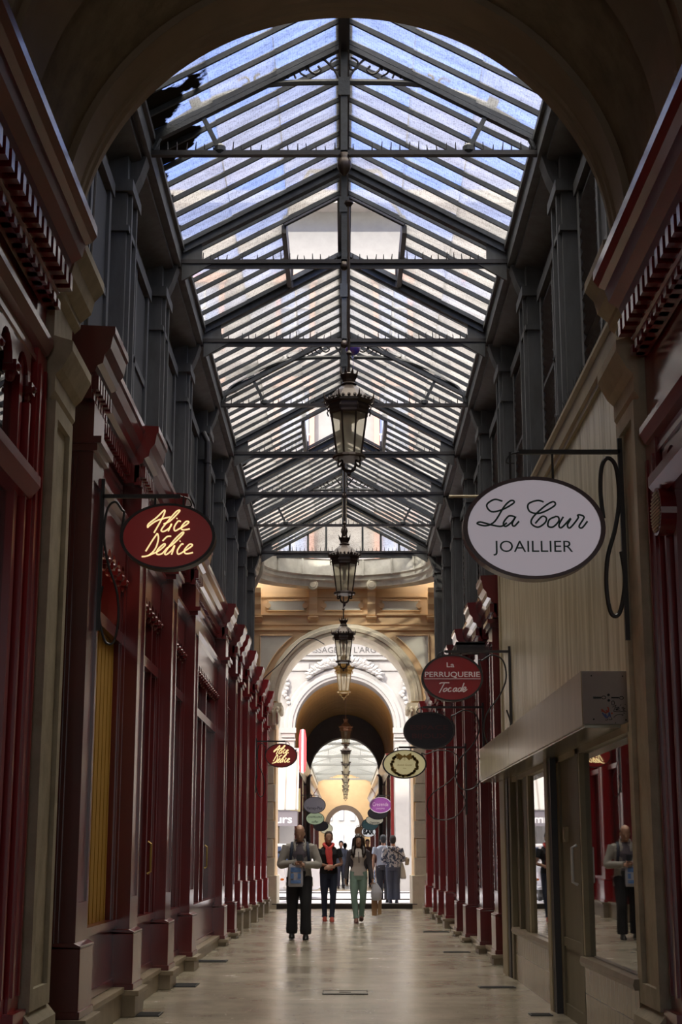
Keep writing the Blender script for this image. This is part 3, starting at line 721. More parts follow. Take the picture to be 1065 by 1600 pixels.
for i in range(8): m.box(-3.5+i*1.0,-3.1+i*1.0,134.9,135.05,4.2,6.4); m.box(-3.5+i*1.0,-3.1+i*1.0,134.9,135.05,1,3)
m.build('window', mat('distant_window',(.4,.45,.55),.3), fb)

def simple_shop(s, y0, y1, label, mt):
    T = thing('shopfront', label, 'shopfront', (s*1.9,(y0+y1)/2,.12))
    for yy in (y0, y1-.5):
        m = MB(); m.box(s*1.6, s*1.95, yy, yy+.45, .12, 4.1); m.build('pilaster', mt, T)
    m = MB(); m.prism([(s*1.95,4.1),(s*1.62,4.15),(s*1.6,4.4),(s*1.5,4.55),(s*1.42,4.7),(s*1.95,4.75)], 'y', y0-.1, y1); m.build('cornice', mt, T)
    m = MB(); m.box(s*1.75,s*1.77,y0+.45,y1-.5,.6,3.6); m.build('window', GLASS, T)
    m = MB(); m.box(s*1.7,s*1.95,y0+.45,y1-.5,.12,.6); m.box(s*1.7,s*1.8,y0+.45,y1-.5,3.6,4.1); m.box(s*1.70,s*1.8,(y0+y1)/2-.06,(y0+y1)/2+.06,.6,3.6); m.build('frame', mt, T)
simple_shop(-1, 53, 58.5, 'dark brown shopfront on the left just inside the opposite passage', REDD)
simple_shop(-1, 58.7, 64.5, 'dark brown shopfront on the left under the ochre vault, second in', REDD)
simple_shop(1, 53, 58.5, 'dark red shopfront on the right just inside the opposite passage', REDD)
simple_shop(1, 58.7, 64.5, 'dark red shopfront on the right under the ochre vault, second in', REDD)
simple_shop(-1, 67, 80, 'shopfront on the left under the distant glass roof', REDD)
simple_shop(1, 67, 80, 'shopfront on the right under the distant glass roof', REDD)
simple_shop(-1, 81, 96, 'farthest shopfront on the left of the distant passage', REDD)
simple_shop(1, 81, 96, 'farthest shopfront on the right of the distant passage', REDD)
# ------------------------------------------------------------------ hanging lanterns
def lantern(name, label, y, z0, cx, top, mt, group=None, hood=None, gl=None):
    """lower finial tip about z0-.22, glass from z0 to z0+.5, crown top z0+.93, rod up to top"""
    T = thing(name, label, 'lantern', (cx, y, z0-.22))
    n = 8; hood = hood or mt; a0 = PI/8
    m = MB(); m.tube([(cx,y,z0+.90),(cx,y,top)], .014, 8); m.lathe(cx,y,[(.02,top-.06),(.05,top-.02),(.05,top)],10)
    if top-z0 > 1.3: m.lathe(cx,y,[(.014,z0+1.10),(.03,z0+1.13),(.014,z0+1.16)],10)
    m.build('rod', mt, T)
    m = MB(); m.lathe(cx,y,[(.07,z0+.76),(.085,z0+.78),(.065,z0+.80),(.07,z0+.83),(.095,z0+.88),(.085,z0+.89),(.05,z0+.84),(.02,z0+.86)],16)
    for j in range(8):
        a = a0+2*PI*j/8; ca, sa = math.cos(a), math.sin(a)
        m.add([(cx+.088*math.cos(a-.25),y+.088*math.sin(a-.25),z0+.87),(cx+.088*math.cos(a+.25),y+.088*math.sin(a+.25),z0+.87),(cx+.108*ca,y+.108*sa,z0+.945),
               (cx+.076*math.cos(a-.25),y+.076*math.sin(a-.25),z0+.87),(cx+.076*math.cos(a+.25),y+.076*math.sin(a+.25),z0+.87)],[(0,1,2),(3,4,2),(0,3,2),(1,4,2)])
    m.build('crown', mt, T)
    m = MB(); m.lathe(cx,y,[(.245,z0+.58),(.22,z0+.62),(.15,z0+.70),(.085,z0+.755),(.07,z0+.77)],n,a0); m.build('hood', hood, T)
    m = MB(); m.lathe(cx,y,[(.20,z0+.44),(.215,z0+.45),(.215,z0+.475),(.225,z0+.50),(.225,z0+.545),(.25,z0+.56),(.255,z0+.585),(.23,z0+.60)],n,a0)
    for j in range(24):
        a = a0+2*PI*(j+.5)/24; m.sph((cx+.236*math.cos(a),y+.236*math.sin(a),z0+.605),(.018,.018,.022),6,4)
    for j in range(n):
        a = a0+2*PI*j/n; m.tube([(cx+.235*math.cos(a),y+.235*math.sin(a),z0+.58),(cx+.275*math.cos(a),y+.275*math.sin(a),z0+.60),(cx+.285*math.cos(a),y+.285*math.sin(a),z0+.66)],[.016,.012,.003],5)
        m.tube([(cx+.22*math.cos(a),y+.22*math.sin(a),z0+.53),(cx+.25*math.cos(a),y+.25*math.sin(a),z0+.50),(cx+.235*math.cos(a),y+.235*math.sin(a),z0+.46)],.008,4)
    m.build('gallery', mt, T)
    m = MB()
    for j in range(n):
        a = a0+2*PI*j/n; m.bar((cx+.135*math.cos(a),y+.135*math.sin(a),z0),(cx+.20*math.cos(a),y+.20*math.sin(a),z0+.46),.014,.014,ref=(math.cos(a),math.sin(a),0))
    m.build('frame', mt, T)
    m = MB(); vs = []
    for r, z in ((.130,z0+.01),(.192,z0+.45)):
        for j in range(n): a = a0+2*PI*j/n; vs.append((cx+r*math.cos(a),y+r*math.sin(a),z))
    m.add(vs, [(j,(j+1)%n,n+(j+1)%n,n+j) for j in range(n)]); m.build('glass', LGLASS, T)
    m = MB(); m.lathe(cx,y,[(.10,z0+.38),(.10,z0+.42),(.03,z0+.44)],12); m.lathe(cx,y,[(.012,z0+.2),(.028,z0+.25),(.028,z0+.36),(.012,z0+.38)],10); m.build('lamp_holder', WHITE, T)
    m = MB(); m.lathe(cx,y,[(.16,z0-.035),(.175,z0-.02),(.17,z0+.0),(.145,z0+.01),(.12,z0+.0),(.12,z0-.02)],n*2,a0)
    for j in range(4):
        a = PI/4+PI/2*j; ca, sa = math.cos(a), math.sin(a)
        m.tube(spline([(cx+.15*ca,y+.15*sa,z0-.02),(cx+.165*ca,y+.165*sa,z0-.07),(cx+.13*ca,y+.13*sa,z0-.085),(cx+.10*ca,y+.10*sa,z0-.06),(cx+.085*ca,y+.085*sa,z0-.13),(cx+.02*ca,y+.02*sa,z0-.17)],3),.010,5)
    m.lathe(cx,y,[(.004,z0-.225),(.022,z0-.20),(.018,z0-.18),(.028,z0-.165),(.02,z0-.15)],10)
    m.build('base_ring', mt, T)
    return T
lantern('hanging_lantern','largest dark bronze hanging lantern, nearest the viewer under the glass roof',15.2,5.34,.049,8.20,BRONZE)
lantern('hanging_lantern','dark bronze lantern in front of the curved white coving and consoles',23.6,5.34,.002,8.22,BRONZE)
lantern('hanging_lantern','dark lantern hanging before the carved passage name inside the arch',32.3,5.34,-.019,8.22,BRONZE)
lantern('hanging_lantern','gilt sunlit lantern hanging in the mouth of the street arch',38.5,5.34,-.014,6.60,GOLDM)
lantern('hanging_lantern','pale copper hooded lantern on a long thin rod under the ochre vault',56.8,5.34,.05,7.1,COPPER)
fl = lantern('hanging_lantern','first dark lantern seen below the copper hooded one',70,5.34,.065,7.3,BRONZE)
for yy, lb in ((79,'second dark lantern in the distant row under the pale roof'),(88,'third lantern in the distant row under the pale roof'),(97,'fourth lantern in the distant row before the salmon wall'),(106,'fifth lantern in the distant row before the salmon wall'),(113,'smallest and farthest lantern, in front of the last arch')):
    c = copy_tree(fl); c.location = (.075, yy, fl.location[2]); c['label'] = lb

# ------------------------------------------------------------------ red shopfronts on the left wall
def pil_parts(T, s, y, w, zb, xf, mt, top=4.62, cap_z=4.0, block=True):
    step = MB(); step.box(s*2.3, s*(xf-.07), y-.04, y+w+.04, 0, max(zb-.045,.02)); step.box(s*2.3, s*(xf-.10), y-.07, y+w+.07, max(zb-.045,.02), zb)
    step.build('stone_block', TILE, T, bevel=.006)
    p = MB(); p.box(s*2.3, s*(xf-.04), y-.035, y+w+.035, zb, zb+.44); p.prism([(s*(xf-.04),zb+.44),(s*(xf-.045),zb+.455),(s*xf,zb+.475),(s*2.3,zb+.475)], 'y', y-.035, y+w+.035); p.box(s*2.3,s*(xf-.052),y-.045,y+w+.045,zb,zb+.05)
    p.build('plinth', mt, T, bevel=.006)
    m = MB(); z0 = zb+.47
    m.box(s*2.3, s*(xf+.015), y, y+w, z0, cap_z)
    m.box(s*(xf+.016), s*xf, y, y+.06, z0, cap_z); m.box(s*(xf+.016), s*xf, y+w-.06, y+w, z0, cap_z); m.box(s*(xf+.016), s*xf, y+.06, y+w-.06, z0, z0+.26); m.box(s*(xf+.016), s*xf, y+.06, y+w-.06, cap_z-.15, cap_z)
    m.box(s*2.26, s*(xf+.11), y-.02, y+.01, z0, cap_z); m.box(s*2.26, s*(xf+.135), y-.04, y+.01, z0, cap_z)
    m.build('shaft', mt, T)
    c = MB()
    for (a, b, z1, z2) in ((.0,.0,cap_z,cap_z+.04),(.03,.03,cap_z+.04,cap_z+.09),(.06,.05,cap_z+.09,cap_z+.14),(-.005,-.005,cap_z+.14,top)):
        c.box(s*2.3, s*(xf-a), y-b, y+w+b, z1, z2)
    c.build('capital', mt, T)

CPROF = [(2.3,4.42),(1.93,4.42),(1.92,4.46),(1.90,4.47),(1.90,4.585),(1.87,4.60),(1.86,4.64),(1.82,4.66),(1.81,4.72),(1.77,4.77),(1.755,4.86),(1.74,4.88),(1.74,4.93),(2.3,4.96)]
def cornice(T, s, y0, y1, dx, mt, dz=0, dent=True, capends=False):
    m = MB(); m.prism([(s*(x+(dx if x < 2.29 else 0)), z+dz) for x, z in CPROF], 'y', y0, y1); m.build('cornice', mt, T)
    if dent:
        d = MB(); yy = y0+.03; d.box(s*(1.94+dx), s*(1.895+dx), y0, y1, 4.40+dz, 4.58+dz)
        while yy < y1-.05:
            d.box(s*(1.92+dx), s*(1.85+dx), yy, yy+.055, 4.475+dz, 4.575+dz); d.box(s*(1.92+dx), s*(1.88+dx), yy, yy+.055, 4.40+dz, 4.45+dz); yy += .11
        d.build('dentils', mt, T)

def arcade(T, s, y0, y1, z0, z1, x, mt, pitch=.24, rise=.16):
    """pierced board of small round arches with turned drops"""
    n = max(2, round((y1-y0)/pitch)); p = (y1-y0)/n; m = MB(); th = .05
    R = p*.36; zs = z0+rise
    m.box(s*x, s*(x-th), y0, y1, zs+R+.02, z1)
    for i in range(n):
        c = y0+p*(i+.5)
        for k in range(8):
            a, b = PI*k/8, PI*(k+1)/8
            ya, yb = c+R*math.cos(a), c+R*math.cos(b); za, zb_ = zs+R*math.sin(a), zs+R*math.sin(b); zt = zs+R+.021
            m.add([(s*x,ya,za),(s*x,yb,zb_),(s*x,yb,zt),(s*x,ya,zt),(s*(x-th),ya,za),(s*(x-th),yb,zb_),(s*(x-th),yb,zt),(s*(x-th),ya,zt)],[(0,1,2,3),(4,5,6,7),(0,4,5,1)])
        for q in (-1,1):
            e = c+q*p/2; m.box(s*x, s*(x-th), min(e,c+q*R), max(e,c+q*R), zs, zs+R+.03)
    for i in range(n+1):
        c = y0+p*i
        m.box(s*(x+.01), s*(x-th-.02), c-.045, c+.045, z0+.10, z0+.165); m.sph((s*(x-th/2),c,z0+.08),(.03,.03,.035),8,6); m.sph((s*(x-th-.02),c,z0+.13),(.022,.03,.022),8,6)
    m.build('arcade_fringe', mt, T)

def red_bay(s, y0, w, y1, zb, label, mt, xf=1.76, fill='window', curtain=None, fringe=True, door=False, cz=0):
    """bay from pilaster near face y0 to the next pilaster near face y1"""
    o = xf-1.76
    T = thing('shopfront', label, 'shopfront', (s*(1.820+o),(y0+y1)/2,0))
    pil_parts(T, s, y0, w, zb, xf, mt)
    cornice(T, s, y0-.10, y0+w+.10, -.12+o, mt, cz); cornice(T, s, y0+w+.10, y1-.10, o, mt, cz)
    a, b = y0+w, y1
    m = MB(); m.box(s*2.3, s*(1.930+o), a, b, 4.05, 4.42); m.prism([(s*2.3,3.96),(s*(1.890+o),3.96),(s*(1.870+o),4.0),(s*(1.830+o),4.03),(s*(1.830+o),4.07),(s*(1.920+o),4.10),(s*2.3,4.10)], 'y', a, b)
    m.box(s*(1.930+o), s*(1.915+o), a+.1, a+.13, 4.14, 4.36); m.box(s*(1.930+o), s*(1.915+o), b-.13, b-.1, 4.14, 4.36); m.box(s*(1.930+o),s*(1.915+o),a+.1,b-.1,4.34,4.37); m.box(s*(1.930+o),s*(1.915+o),a+.1,b-.1,4.13,4.16)
    m.build('frieze', mt, T)
    sb = MB(); sb.box(s*2.3, s*(1.800+o), a, b, 0, max(zb-.05,.02)); sb.box(s*2.3, s*(1.780+o), a, b, max(zb-.05,.02), zb-.005); sb.build('stone_sill', TILE, T, bevel=.005)
    if fill == 'shutter':
        m = MB(); zz = zb+.0
        while zz < 3.9:
            m.prism([(s*(1.970+o),zz),(s*(1.925+o),zz+.015),(s*(1.905+o),zz+.06),(s*(1.925+o),zz+.105),(s*(1.970+o),zz+.115)], 'y', a, b); zz += .12
        m.build('roller_shutter', SLAT, T)
        return T
    m = MB(); m.box(s*2.25, s*(1.890+o), a, b, zb, zb+.46); m.box(s*2.25,s*(1.860+o),a,b,zb+.46,zb+.52); m.box(s*2.25,s*(1.870+o),a,b,zb,zb+.06); m.build('stall_board', mt, T)
    f = MB(); f.box(s*(2.010+o), s*(1.910+o), a, a+.09, zb+.5, 3.97); f.box(s*(2.010+o), s*(1.910+o), b-.09, b, zb+.5, 3.97); f.box(s*(2.010+o), s*(1.890+o), a, b, 3.02, 3.12); f.box(s*(2.010+o),s*(1.920+o),a,b,3.9,3.97)
    c = (a+b)/2
    if door:
        f.box(s*(2.010+o),s*(1.900+o),c-.05,c+.05,zb+.5,3.02); f.box(s*(2.010+o),s*(1.900+o),c+.5,c+.58,zb+.5,3.97)
    fo = f.build('window_frame', mt, T)
    if door:
        h = MB(); h.tube([(s*(1.870+o),c+.42,1.1),(s*(1.840+o),c+.42,1.12),(s*(1.840+o),c+.42,1.38),(s*(1.870+o),c+.42,1.4)], .012, 6); h.build('door_handle', GOLDM, T)
    g = MB(); g.box(s*(1.960+o), s*(1.955+o), a+.05, b-.05, zb+.5, 3.95); g.build('window_pane', GLASS, T)
    if fringe: arcade(T, s, a+.05, b-.05, 3.42, 3.95, 1.93+o, mt)
    if fill == 'panel':
        bpy.data.objects.remove([c_ for c_ in T.children if c_.name.startswith('window_pane')][0])
        q = MB(); q.box(s*(1.97+o), s*(1.95+o), a+.05, b-.05, zb+.5, 3.05)
        for k in range(12): q.box(s*(1.95+o), s*(1.945+o), a+.1+k*.18, a+.13+k*.18, zb+.5, 3.05)
        q.build('mustard_panel', MUST, T)
    elif curtain:
        q = MB(); n = 40
        for i in range(n):
            u0, u1 = a+.05+(b-a-.1)*i/n, a+.05+(b-a-.1)*(i+1)/n
            x0_, x1_ = 2.05+.02*math.sin(i*1.3), 2.17+.02*math.sin((i+1)*1.3)
            q.quad((s*x0_,u0,zb+.5),(s*x1_,u1,zb+.5),(s*x1_,u1,3.0),(s*x0_,u0,3.0))
        q.build('curtain', curtain, T)
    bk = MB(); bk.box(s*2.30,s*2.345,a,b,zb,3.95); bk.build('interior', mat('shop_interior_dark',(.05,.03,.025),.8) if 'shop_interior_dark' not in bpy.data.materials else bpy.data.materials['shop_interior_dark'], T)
    return T

LP = [(10.2,.24),(12.75,.21),(15.26,.18),(17.64,.157),(22.3,.10),(24.4,.085),(25.6,.39),(27.6,.35),(30.0,.33),(32.3,.31),(34.6,.30)]
BROWN = mat('warm_window_display', (.30,.08,.03), .7, col2=(.12,.03,.02), scale=3, amt=.8)
labsL = ['dark red shopfront with a mustard panel, first past the left stone pier',
 'dark red shopfront second past the left stone pier, right of the mustard panel one',
 'dark red shopfront third past the left stone pier',
 'wide dark red shopfront with a mullioned window behind the fourth left pilaster',
 'narrow dark red shopfront between the wide window and the tall stone blocks',
 'dark red slim doorway bay just before the tall stone blocks',
 'red shopfront standing on the first of the tall grey stone blocks',
 'red shopfront on the second of the tall grey stone blocks',
 'red shopfront on the third of the tall stone blocks',
 'sunlit red shopfront last but one before the street arch, left wall',
 'sunlit red shopfront touching the left stone pier of the street arch']
for i, (y0, zb) in enumerate(LP):
    y1 = LP[i+1][0] if i+1 < len(LP) else 37.3
    w_ = .46 if i < 5 else .42
    red_bay(-1, y0, w_, y1, zb, labsL[i], fill='panel' if i == 0 else 'window', mt= REDD if i < 6 else (RED if i < 9 else REDB), curtain={0:MUST,1:BROWN,3:BROWN}.get(i), door=(i in (1,3)), fringe=(i < 6))
RP = [(18.62,.12),(20.7,.107),(23.2,.08),(25.0,.083),(27.65,.17),(29.8,.145),(31.5,.145),(34.4,.14)]
labsR = ['dark red shopfront with closed roller shutter, next to the white boarded wall',
 'dark red shopfront with roller shutter, second beyond the white boarded wall',
 'dark red shopfront with roller shutter, third beyond the white boarded wall',
 'dark red shopfront with mustard blind on the right wall beneath the black oval sign',
 'red shopfront on the right wall past the shuttered ones',
 'red shopfront on the right wall, second past the shuttered ones',
 'red shopfront on the right wall, last but one before the street arch',
 'sunlit red shopfront touching the right stone pier of the street arch']
for i, (y0, zb) in enumerate(RP):
    y1 = RP[i+1][0] if i+1 < len(RP) else 37.3
    red_bay(1, y0, .45, y1, zb, labsR[i], REDD if i < 4 else (RED if i < 7 else REDB), xf=1.84, fill='shutter' if i < 3 else 'window', curtain=MUST if i == 3 else None, fringe=(i>2 and i < 5), cz=-.25)

# near red shopfronts on both sides under the vault
VENT = None
for s, nm, mt, dz, d2 in ((-1,'left',RED,0,0),(1,'right',RED,-.3,-.57)):
    T = thing('shopfront', 'red shopfront with brightly lit frames and arched fringe under the vault, beside the left stone pier' if s < 0 else 'red shopfront with arches and big dentilled cornice beside the right stone pier', 'shopfront', (s*1.95, 6, 0))
    P = [(2.4,4.62),(1.80,4.62),(1.80,4.66),(1.77,4.68),(1.77,4.80),(1.72,4.82),(1.70,4.88),(1.64,4.92),(1.62,5.0),(1.58,5.02),(1.55,5.06),(1.55,5.12),(2.4,5.16)]
    m = MB(); m.prism([(s*x,z+dz) for x,z in P],'y',-1,8.82); m.build('cornice', mt, T)
    d = MB(); yy = 3.0; d.box(s*1.86,s*1.785,3.0,8.8,4.57+dz,4.80+dz)
    while yy < 8.8: d.box(s*1.79,s*1.69,yy,yy+.07,4.69+dz,4.79+dz); d.box(s*1.84,s*1.76,yy,yy+.07,4.57+dz,4.62+dz); yy += .14
    d.build('dentils', mt, T)
    m = MB(); m.box(s*2.4,s*1.88,-1,8.98,4.38+d2,4.66+dz); m.prism([(s*1.9,4.28+d2),(s*1.84,4.30+d2),(s*1.81,4.36+d2),(s*1.81,4.40+d2),(s*1.86,4.43+d2),(s*1.9,4.43+d2)],'y',-1,8.9)
    m.box(s*1.885,s*1.87,-1,8.9,4.20+d2,4.235+d2); m.box(s*2.4,s*1.885,-1,8.98,4.24+d2,4.30+d2)
    m.build('frieze', mt, T)
    arcade(T, s, 5.60, 8.61, 3.86+d2, 4.25+d2, 1.93, mt, .43, .14)
    m = MB()
    m.box(s*2.4,s*1.86,8.70,8.98,0,4.3+d2); m.box(s*1.87,s*1.845,8.74,8.78,.5,4.2+d2); m.box(s*1.87,s*1.845,8.90,8.94,.5,4.2+d2); m.box(s*2.4,s*1.82,8.66,9.0,0,.42); m.build('pilaster', REDB if s < 0 else mt, T)
    m = MB(); m.box(s*2.0,s*1.90,8.42,8.50,.5,4.2+d2); m.box(s*2.0,s*1.87,8.57,8.61,.5,3.9+d2); m.prism([(s*2.0,3.32),(s*1.86,3.33),(s*1.80,3.40),(s*1.80,3.46),(s*2.0,3.48)],'y',2,8.66); m.box(s*2.2,s*1.88,2,8.68,0,.5); m.box(s*2.0,s*1.90,6.2,6.3,.5,4.2+d2)
    m.build('window_frame', REDB if s < 0 else mt, T)  # left frames take the lightened red in place of light on them
    MB().box(s*1.95,s*1.945,2,8.65,.5,4.2+d2).build('window_pane', GLASS, T)
    m = MB(); m.box(s*2.2,s*2.22,2,8.65,.5,3.3); m.build('curtain', mat('orange_red_display_'+nm,(.60,.05,.02) if s<0 else (.25,.13,.08),.7), T)
    m = MB(); m.box(s*2.1,s*2.12,2,8.65,3.48,4.2+d2); m.build('grey_blind', mat('grey_blind_'+nm,(.25,.26,.27),.7), T)
    if s > 0:
        v = MB(); v.cur = 0
        for k in range(1): v.tube([(1.90,8.52,3.22),(1.81,8.52,3.22)], [.14,.14], 24)
        vo = v.build('vent_housing', mt, T)
        r = MB()
        for k in range(12): zz = 3.11+k*.02; hw = math.sqrt(max(.12**2-(zz-3.22)**2,0)); r.bar((1.805,8.52-hw,zz),(1.805,8.52+hw,zz),.01,.012)
        r.build('vent_grille', CREAM, vo)

# ------------------------------------------------------------------ cream jewellery shop on the right
def boards():
    m, nt, b = base('cream_board_panelling'); N, L = nt.nodes, nt.links
    tc = N.new('ShaderNodeTexCoord'); mp = N.new('ShaderNodeMapping'); mp.inputs['Scale'].default_value = (1,3.5,.35); L.new(tc.outputs['Object'], mp.inputs[0])
    n = N.new('ShaderNodeTexNoise'); n.inputs['Scale'].default_value = 2.2; n.inputs['Detail'].default_value = 6; L.new(mp.outputs[0], n.inputs['Vector'])
    r = N.new('ShaderNodeValToRGB'); r.color_ramp.elements[0].position = .33; r.color_ramp.elements[0].color = (.40,.33,.19,1); r.color_ramp.elements[1].position = .6; r.color_ramp.elements[1].color = (.68,.61,.45,1); L.new(n.outputs['Fac'], r.inputs[0])
    L.new(r.outputs[0], b.inputs['Base Color']); b.inputs['Roughness'].default_value = .33; b.inputs['Coat Weight'].default_value = .15; b.inputs['Coat Roughness'].default_value = .25; return m
BOARD = boards()
T = thing('jewellery_shopfront', 'cream panelled jewellery shopfront with tall windows and tiled base on the right', 'shopfront', (1.9,13.6,0))
m = MB(); y = 9.62
while y < 17.95:
    m.box(1.93,1.885,y+.004,min(y+.215,17.95),2.30,4.62); y += .22
m.box(1.96,1.925,9.6,17.95,2.3,4.63)
m.build('board_panelling', BOARD, T)
m = MB(); m.prism([(1.96,4.62),(1.86,4.62),(1.86,4.66),(1.84,4.68),(1.84,4.82),(1.81,4.84),(1.81,4.87),(1.96,4.87)],'y',9.62,18.05); m.box(1.87,1.93,17.93,18.10,.0,4.85); m.build('top_moulding', CREAM, T)
sp = MB(); y = 9.7
while y < 13.4:
    sp.tube([(1.84,y,4.86),(1.84+random.uniform(-.02,.02),y+random.uniform(-.02,.02),4.86+random.uniform(.06,.12))],[.004,.002],4); y += .05
o = sp.build('bird_spikes', IROND, T); o['kind'] = 'stuff'
WOODJ = mat('olive_door_frame', (.17,.14,.085), .5, col2=(.11,.09,.05), scale=4, amt=.6, stretch=(1,1,.2))
def tilebase():
    m, nt, b = base('vertical_wall_tiles'); N, L = nt.nodes, nt.links
    tc = N.new('ShaderNodeTexCoord'); sx = N.new('ShaderNodeSeparateXYZ'); L.new(tc.outputs['Object'], sx.inputs[0]); cb = N.new('ShaderNodeCombineXYZ'); L.new(sx.outputs[1], cb.inputs[0]); L.new(sx.outputs[2], cb.inputs[1])
    br = N.new('ShaderNodeTexBrick'); br.offset = 0; br.inputs['Color1'].default_value = (.40,.33,.22,1); br.inputs['Color2'].default_value = (.36,.29,.19,1); br.inputs['Mortar'].default_value = (.13,.11,.08,1)
    br.inputs['Scale'].default_value = 1; br.inputs['Brick Width'].default_value = .15; br.inputs['Row Height'].default_value = .27; br.inputs['Mortar Size'].default_value = .004; L.new(cb.outputs[0], br.inputs['Vector'])
    L.new(br.outputs['Color'], b.inputs['Base Color']); b.inputs['Roughness'].default_value = .25; return m
TILES = tilebase()
for a, b in ((9.62,11.75),(13.35,16.5)):
    m = MB(); m.box(2.2,1.80,a,b,0,.47); m.build('tiled_base', TILES, T)
    m = MB(); m.prism([(2.2,.47),(1.77,.47),(1.76,.50),(1.77,.535),(2.2,.54)],'y',a-.02,b); m.build('window_sill', TILE, T)
    m = MB(); m.box(1.845,1.84,a+.02,b-.02 if a<12 else 15.1,.54,2.06); m.build('window_pane', GLASSM, T)
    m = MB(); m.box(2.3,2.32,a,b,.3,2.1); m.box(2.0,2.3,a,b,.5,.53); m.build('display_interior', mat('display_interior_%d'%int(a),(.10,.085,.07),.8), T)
m = MB(); m.box(1.87,1.80,9.60,9.64,.54,2.08); m.box(1.87,1.80,11.70,11.76,.54,2.08); m.box(1.87,1.81,15.1,15.22,.54,2.08); m.box(1.87,1.81,13.30,13.42,.47,2.08); m.box(1.87,1.80,9.6,16.9,2.04,2.10); m.build('window_frame', CREAM, T)
m = MB(); m.box(1.95,1.84,15.2,16.62,.0,2.08); m.box(1.85,1.81,15.25,15.5,.5,2.08); m.box(1.85,1.80,15.9,16.0,.5,2.08); m.box(1.95,1.78,16.45,16.62,.0,2.1); m.build('wood_jamb', WOODJ, T)
for q in ((1.95,1.77,16.66,16.86,.0,2.12),(1.95,1.75,13.0,13.16,.0,2.12)): MB().box(*q).build('shutter_channel', IROND, T)
for q in ((1.95,1.76,16.9,17.4,.0,2.12),(1.95,1.74,13.16,13.34,.0,2.12)): MB().box(*q).build('cream_post', CREAM, T)
m = MB(); m.box(2.0,1.82,11.78,13.0,.0,2.12); m.box(1.83,1.80,11.78,11.9,.0,2.12); m.box(1.83,1.80,12.85,12.98,0,2.12); m.box(1.83,1.805,11.9,12.85,.0,.1); m.box(1.83,1.805,11.9,12.85,.55,.62); dpr = m.build('door', WOODJ, T)
m = MB(); m.box(1.84,1.79,12.5,12.62,1.38,1.50); m.box(1.795,1.785,12.52,12.60,1.40,1.48); m.build('intercom', CREAM, dpr)
m = MB(); m.tube([(1.80,11.95,1.05),(1.76,11.95,1.07),(1.76,11.95,1.33),(1.80,11.95,1.35)],.012,8); m.build('door_handle', WHITE, dpr)
# lettering-less canopy box with drawn panel on its near end
T = thing('shop_canopy', 'long boxed cream canopy over the shop windows with drawings on its end panel', 'canopy', (1.7,13.6,2.07))
CANM = mat('brushed_cream_metal', (.42,.36,.25), .30, col2=(.30,.25,.17), scale=2.5, amt=.7, coat=.2, stretch=(1,2.5,.4))
m = MB(); m.box(1.92,1.555,9.90,14.4,2.10,2.46); m.build('near_section', CANM, T, bevel=.004)
m = MB(); m.box(1.92,1.555,14.41,17.5,2.10,2.46); m.build('far_section', CANM, T, bevel=.004)
m = MB(); m.box(1.93,1.565,9.88,17.52,2.085,2.10); m.build('soffit', mat('canopy_soffit',(.30,.27,.20),.22,metal=.3), T)
ENDP = mat('pale_mauve_panel', (.36,.32,.31), .5, col2=(.32,.29,.28), scale=6, amt=.5)
ep = MB().box(1.885,1.562,9.885,9.90,2.11,2.455).build('end_panel', ENDP, T)
INK = mat('black_marker_ink', (.01,.01,.01), .5); RINK = mat('red_marker_ink',(.45,.08,.05),.6); BINK = mat('blue_marker_ink',(.08,.12,.35),.6)
def px(u, v): return (1.562+(u-55)/(970-55)*.323, 2.455-(v-65)/(1060-65)*.345)
yk = 9.882
def strokes(m, lst, r, y, f, flat=.3):
    for st in lst:
        pts = [f(*p) for p in st]; P3 = [(a, y, b) for a, b in pts]
        if len(P3) == 1: P3.append((P3[0][0]+r*.5, y, P3[0][2]+r*.3))
        sp_ = spline(P3, 5) if len(P3) > 2 else P3
        m.tube(sp_, [(r, .0012)]*len(sp_), 6, ref=(0,1,0))
m = MB()
for a, b, zc in ((245,390,.7),(580,720,.55)):
    (x0,z0),(x1,_) = px(a,565), px(b,565); m.box(x0,x1,yk-.002,yk+.003,z0-.007*zc-.001,z0+.007*zc+.001)
for u, v, r in ((530,515,.0085),(530,618,.0085),(223,152,.0045),(805,160,.0045),(240,972,.0055),(835,985,.0055),(640,1040,.003)):
    a, z = px(u,v); m.disc(a, yk-.002, z, r, r, .004, 16)
for u, v, rx, rz in ((440,562,.014,.010),(768,570,.013,.010),(608,665,.010,.014)):
    a, z = px(u,v); m.tube([(a+rx*math.cos(t_), yk, z+rz*math.sin(t_)) for t_ in [2*PI*k/16 for k in range(16)]], .0022, 5, closed=True)
strokes(m, [[(595,745),(660,710),(650,740),(610,820)],[(740,720),(755,690)],[(825,690),(845,705)],[(610,820),(700,830),(820,820)],[(640,760),(720,745),(650,790),(730,770),(660,800),(740,800)],[(760,760),(800,745),(780,780),(830,765),(790,800),(850,825)],[(610,940),(660,895),(720,880),(790,890)],[(790,890),(765,905)],[(790,850),(815,865)],[(450,985),(490,985),(500,960)],[(520,980),(578,975),(560,940)]], .0016, yk, px)
m.build('drawn_marks', INK, ep)
m = MB(); strokes(m, [[(395,780),(405,830)],[(410,790),(430,830)],[(500,745),(520,770),(515,840)],[(470,800),(500,830)],[(430,820),(470,850),(500,830)],[(570,870),(590,850)]], .0045, yk, px); m.build('red_boot_drawing', RINK, ep)
m = MB(); strokes(m, [[(405,850),(440,905),(480,950)],[(530,840),(520,900),(480,950)],[(450,870),(480,920)],[(535,850),(550,930)]], .004, yk, px); m.build('blue_boot_drawing', BINK, ep)

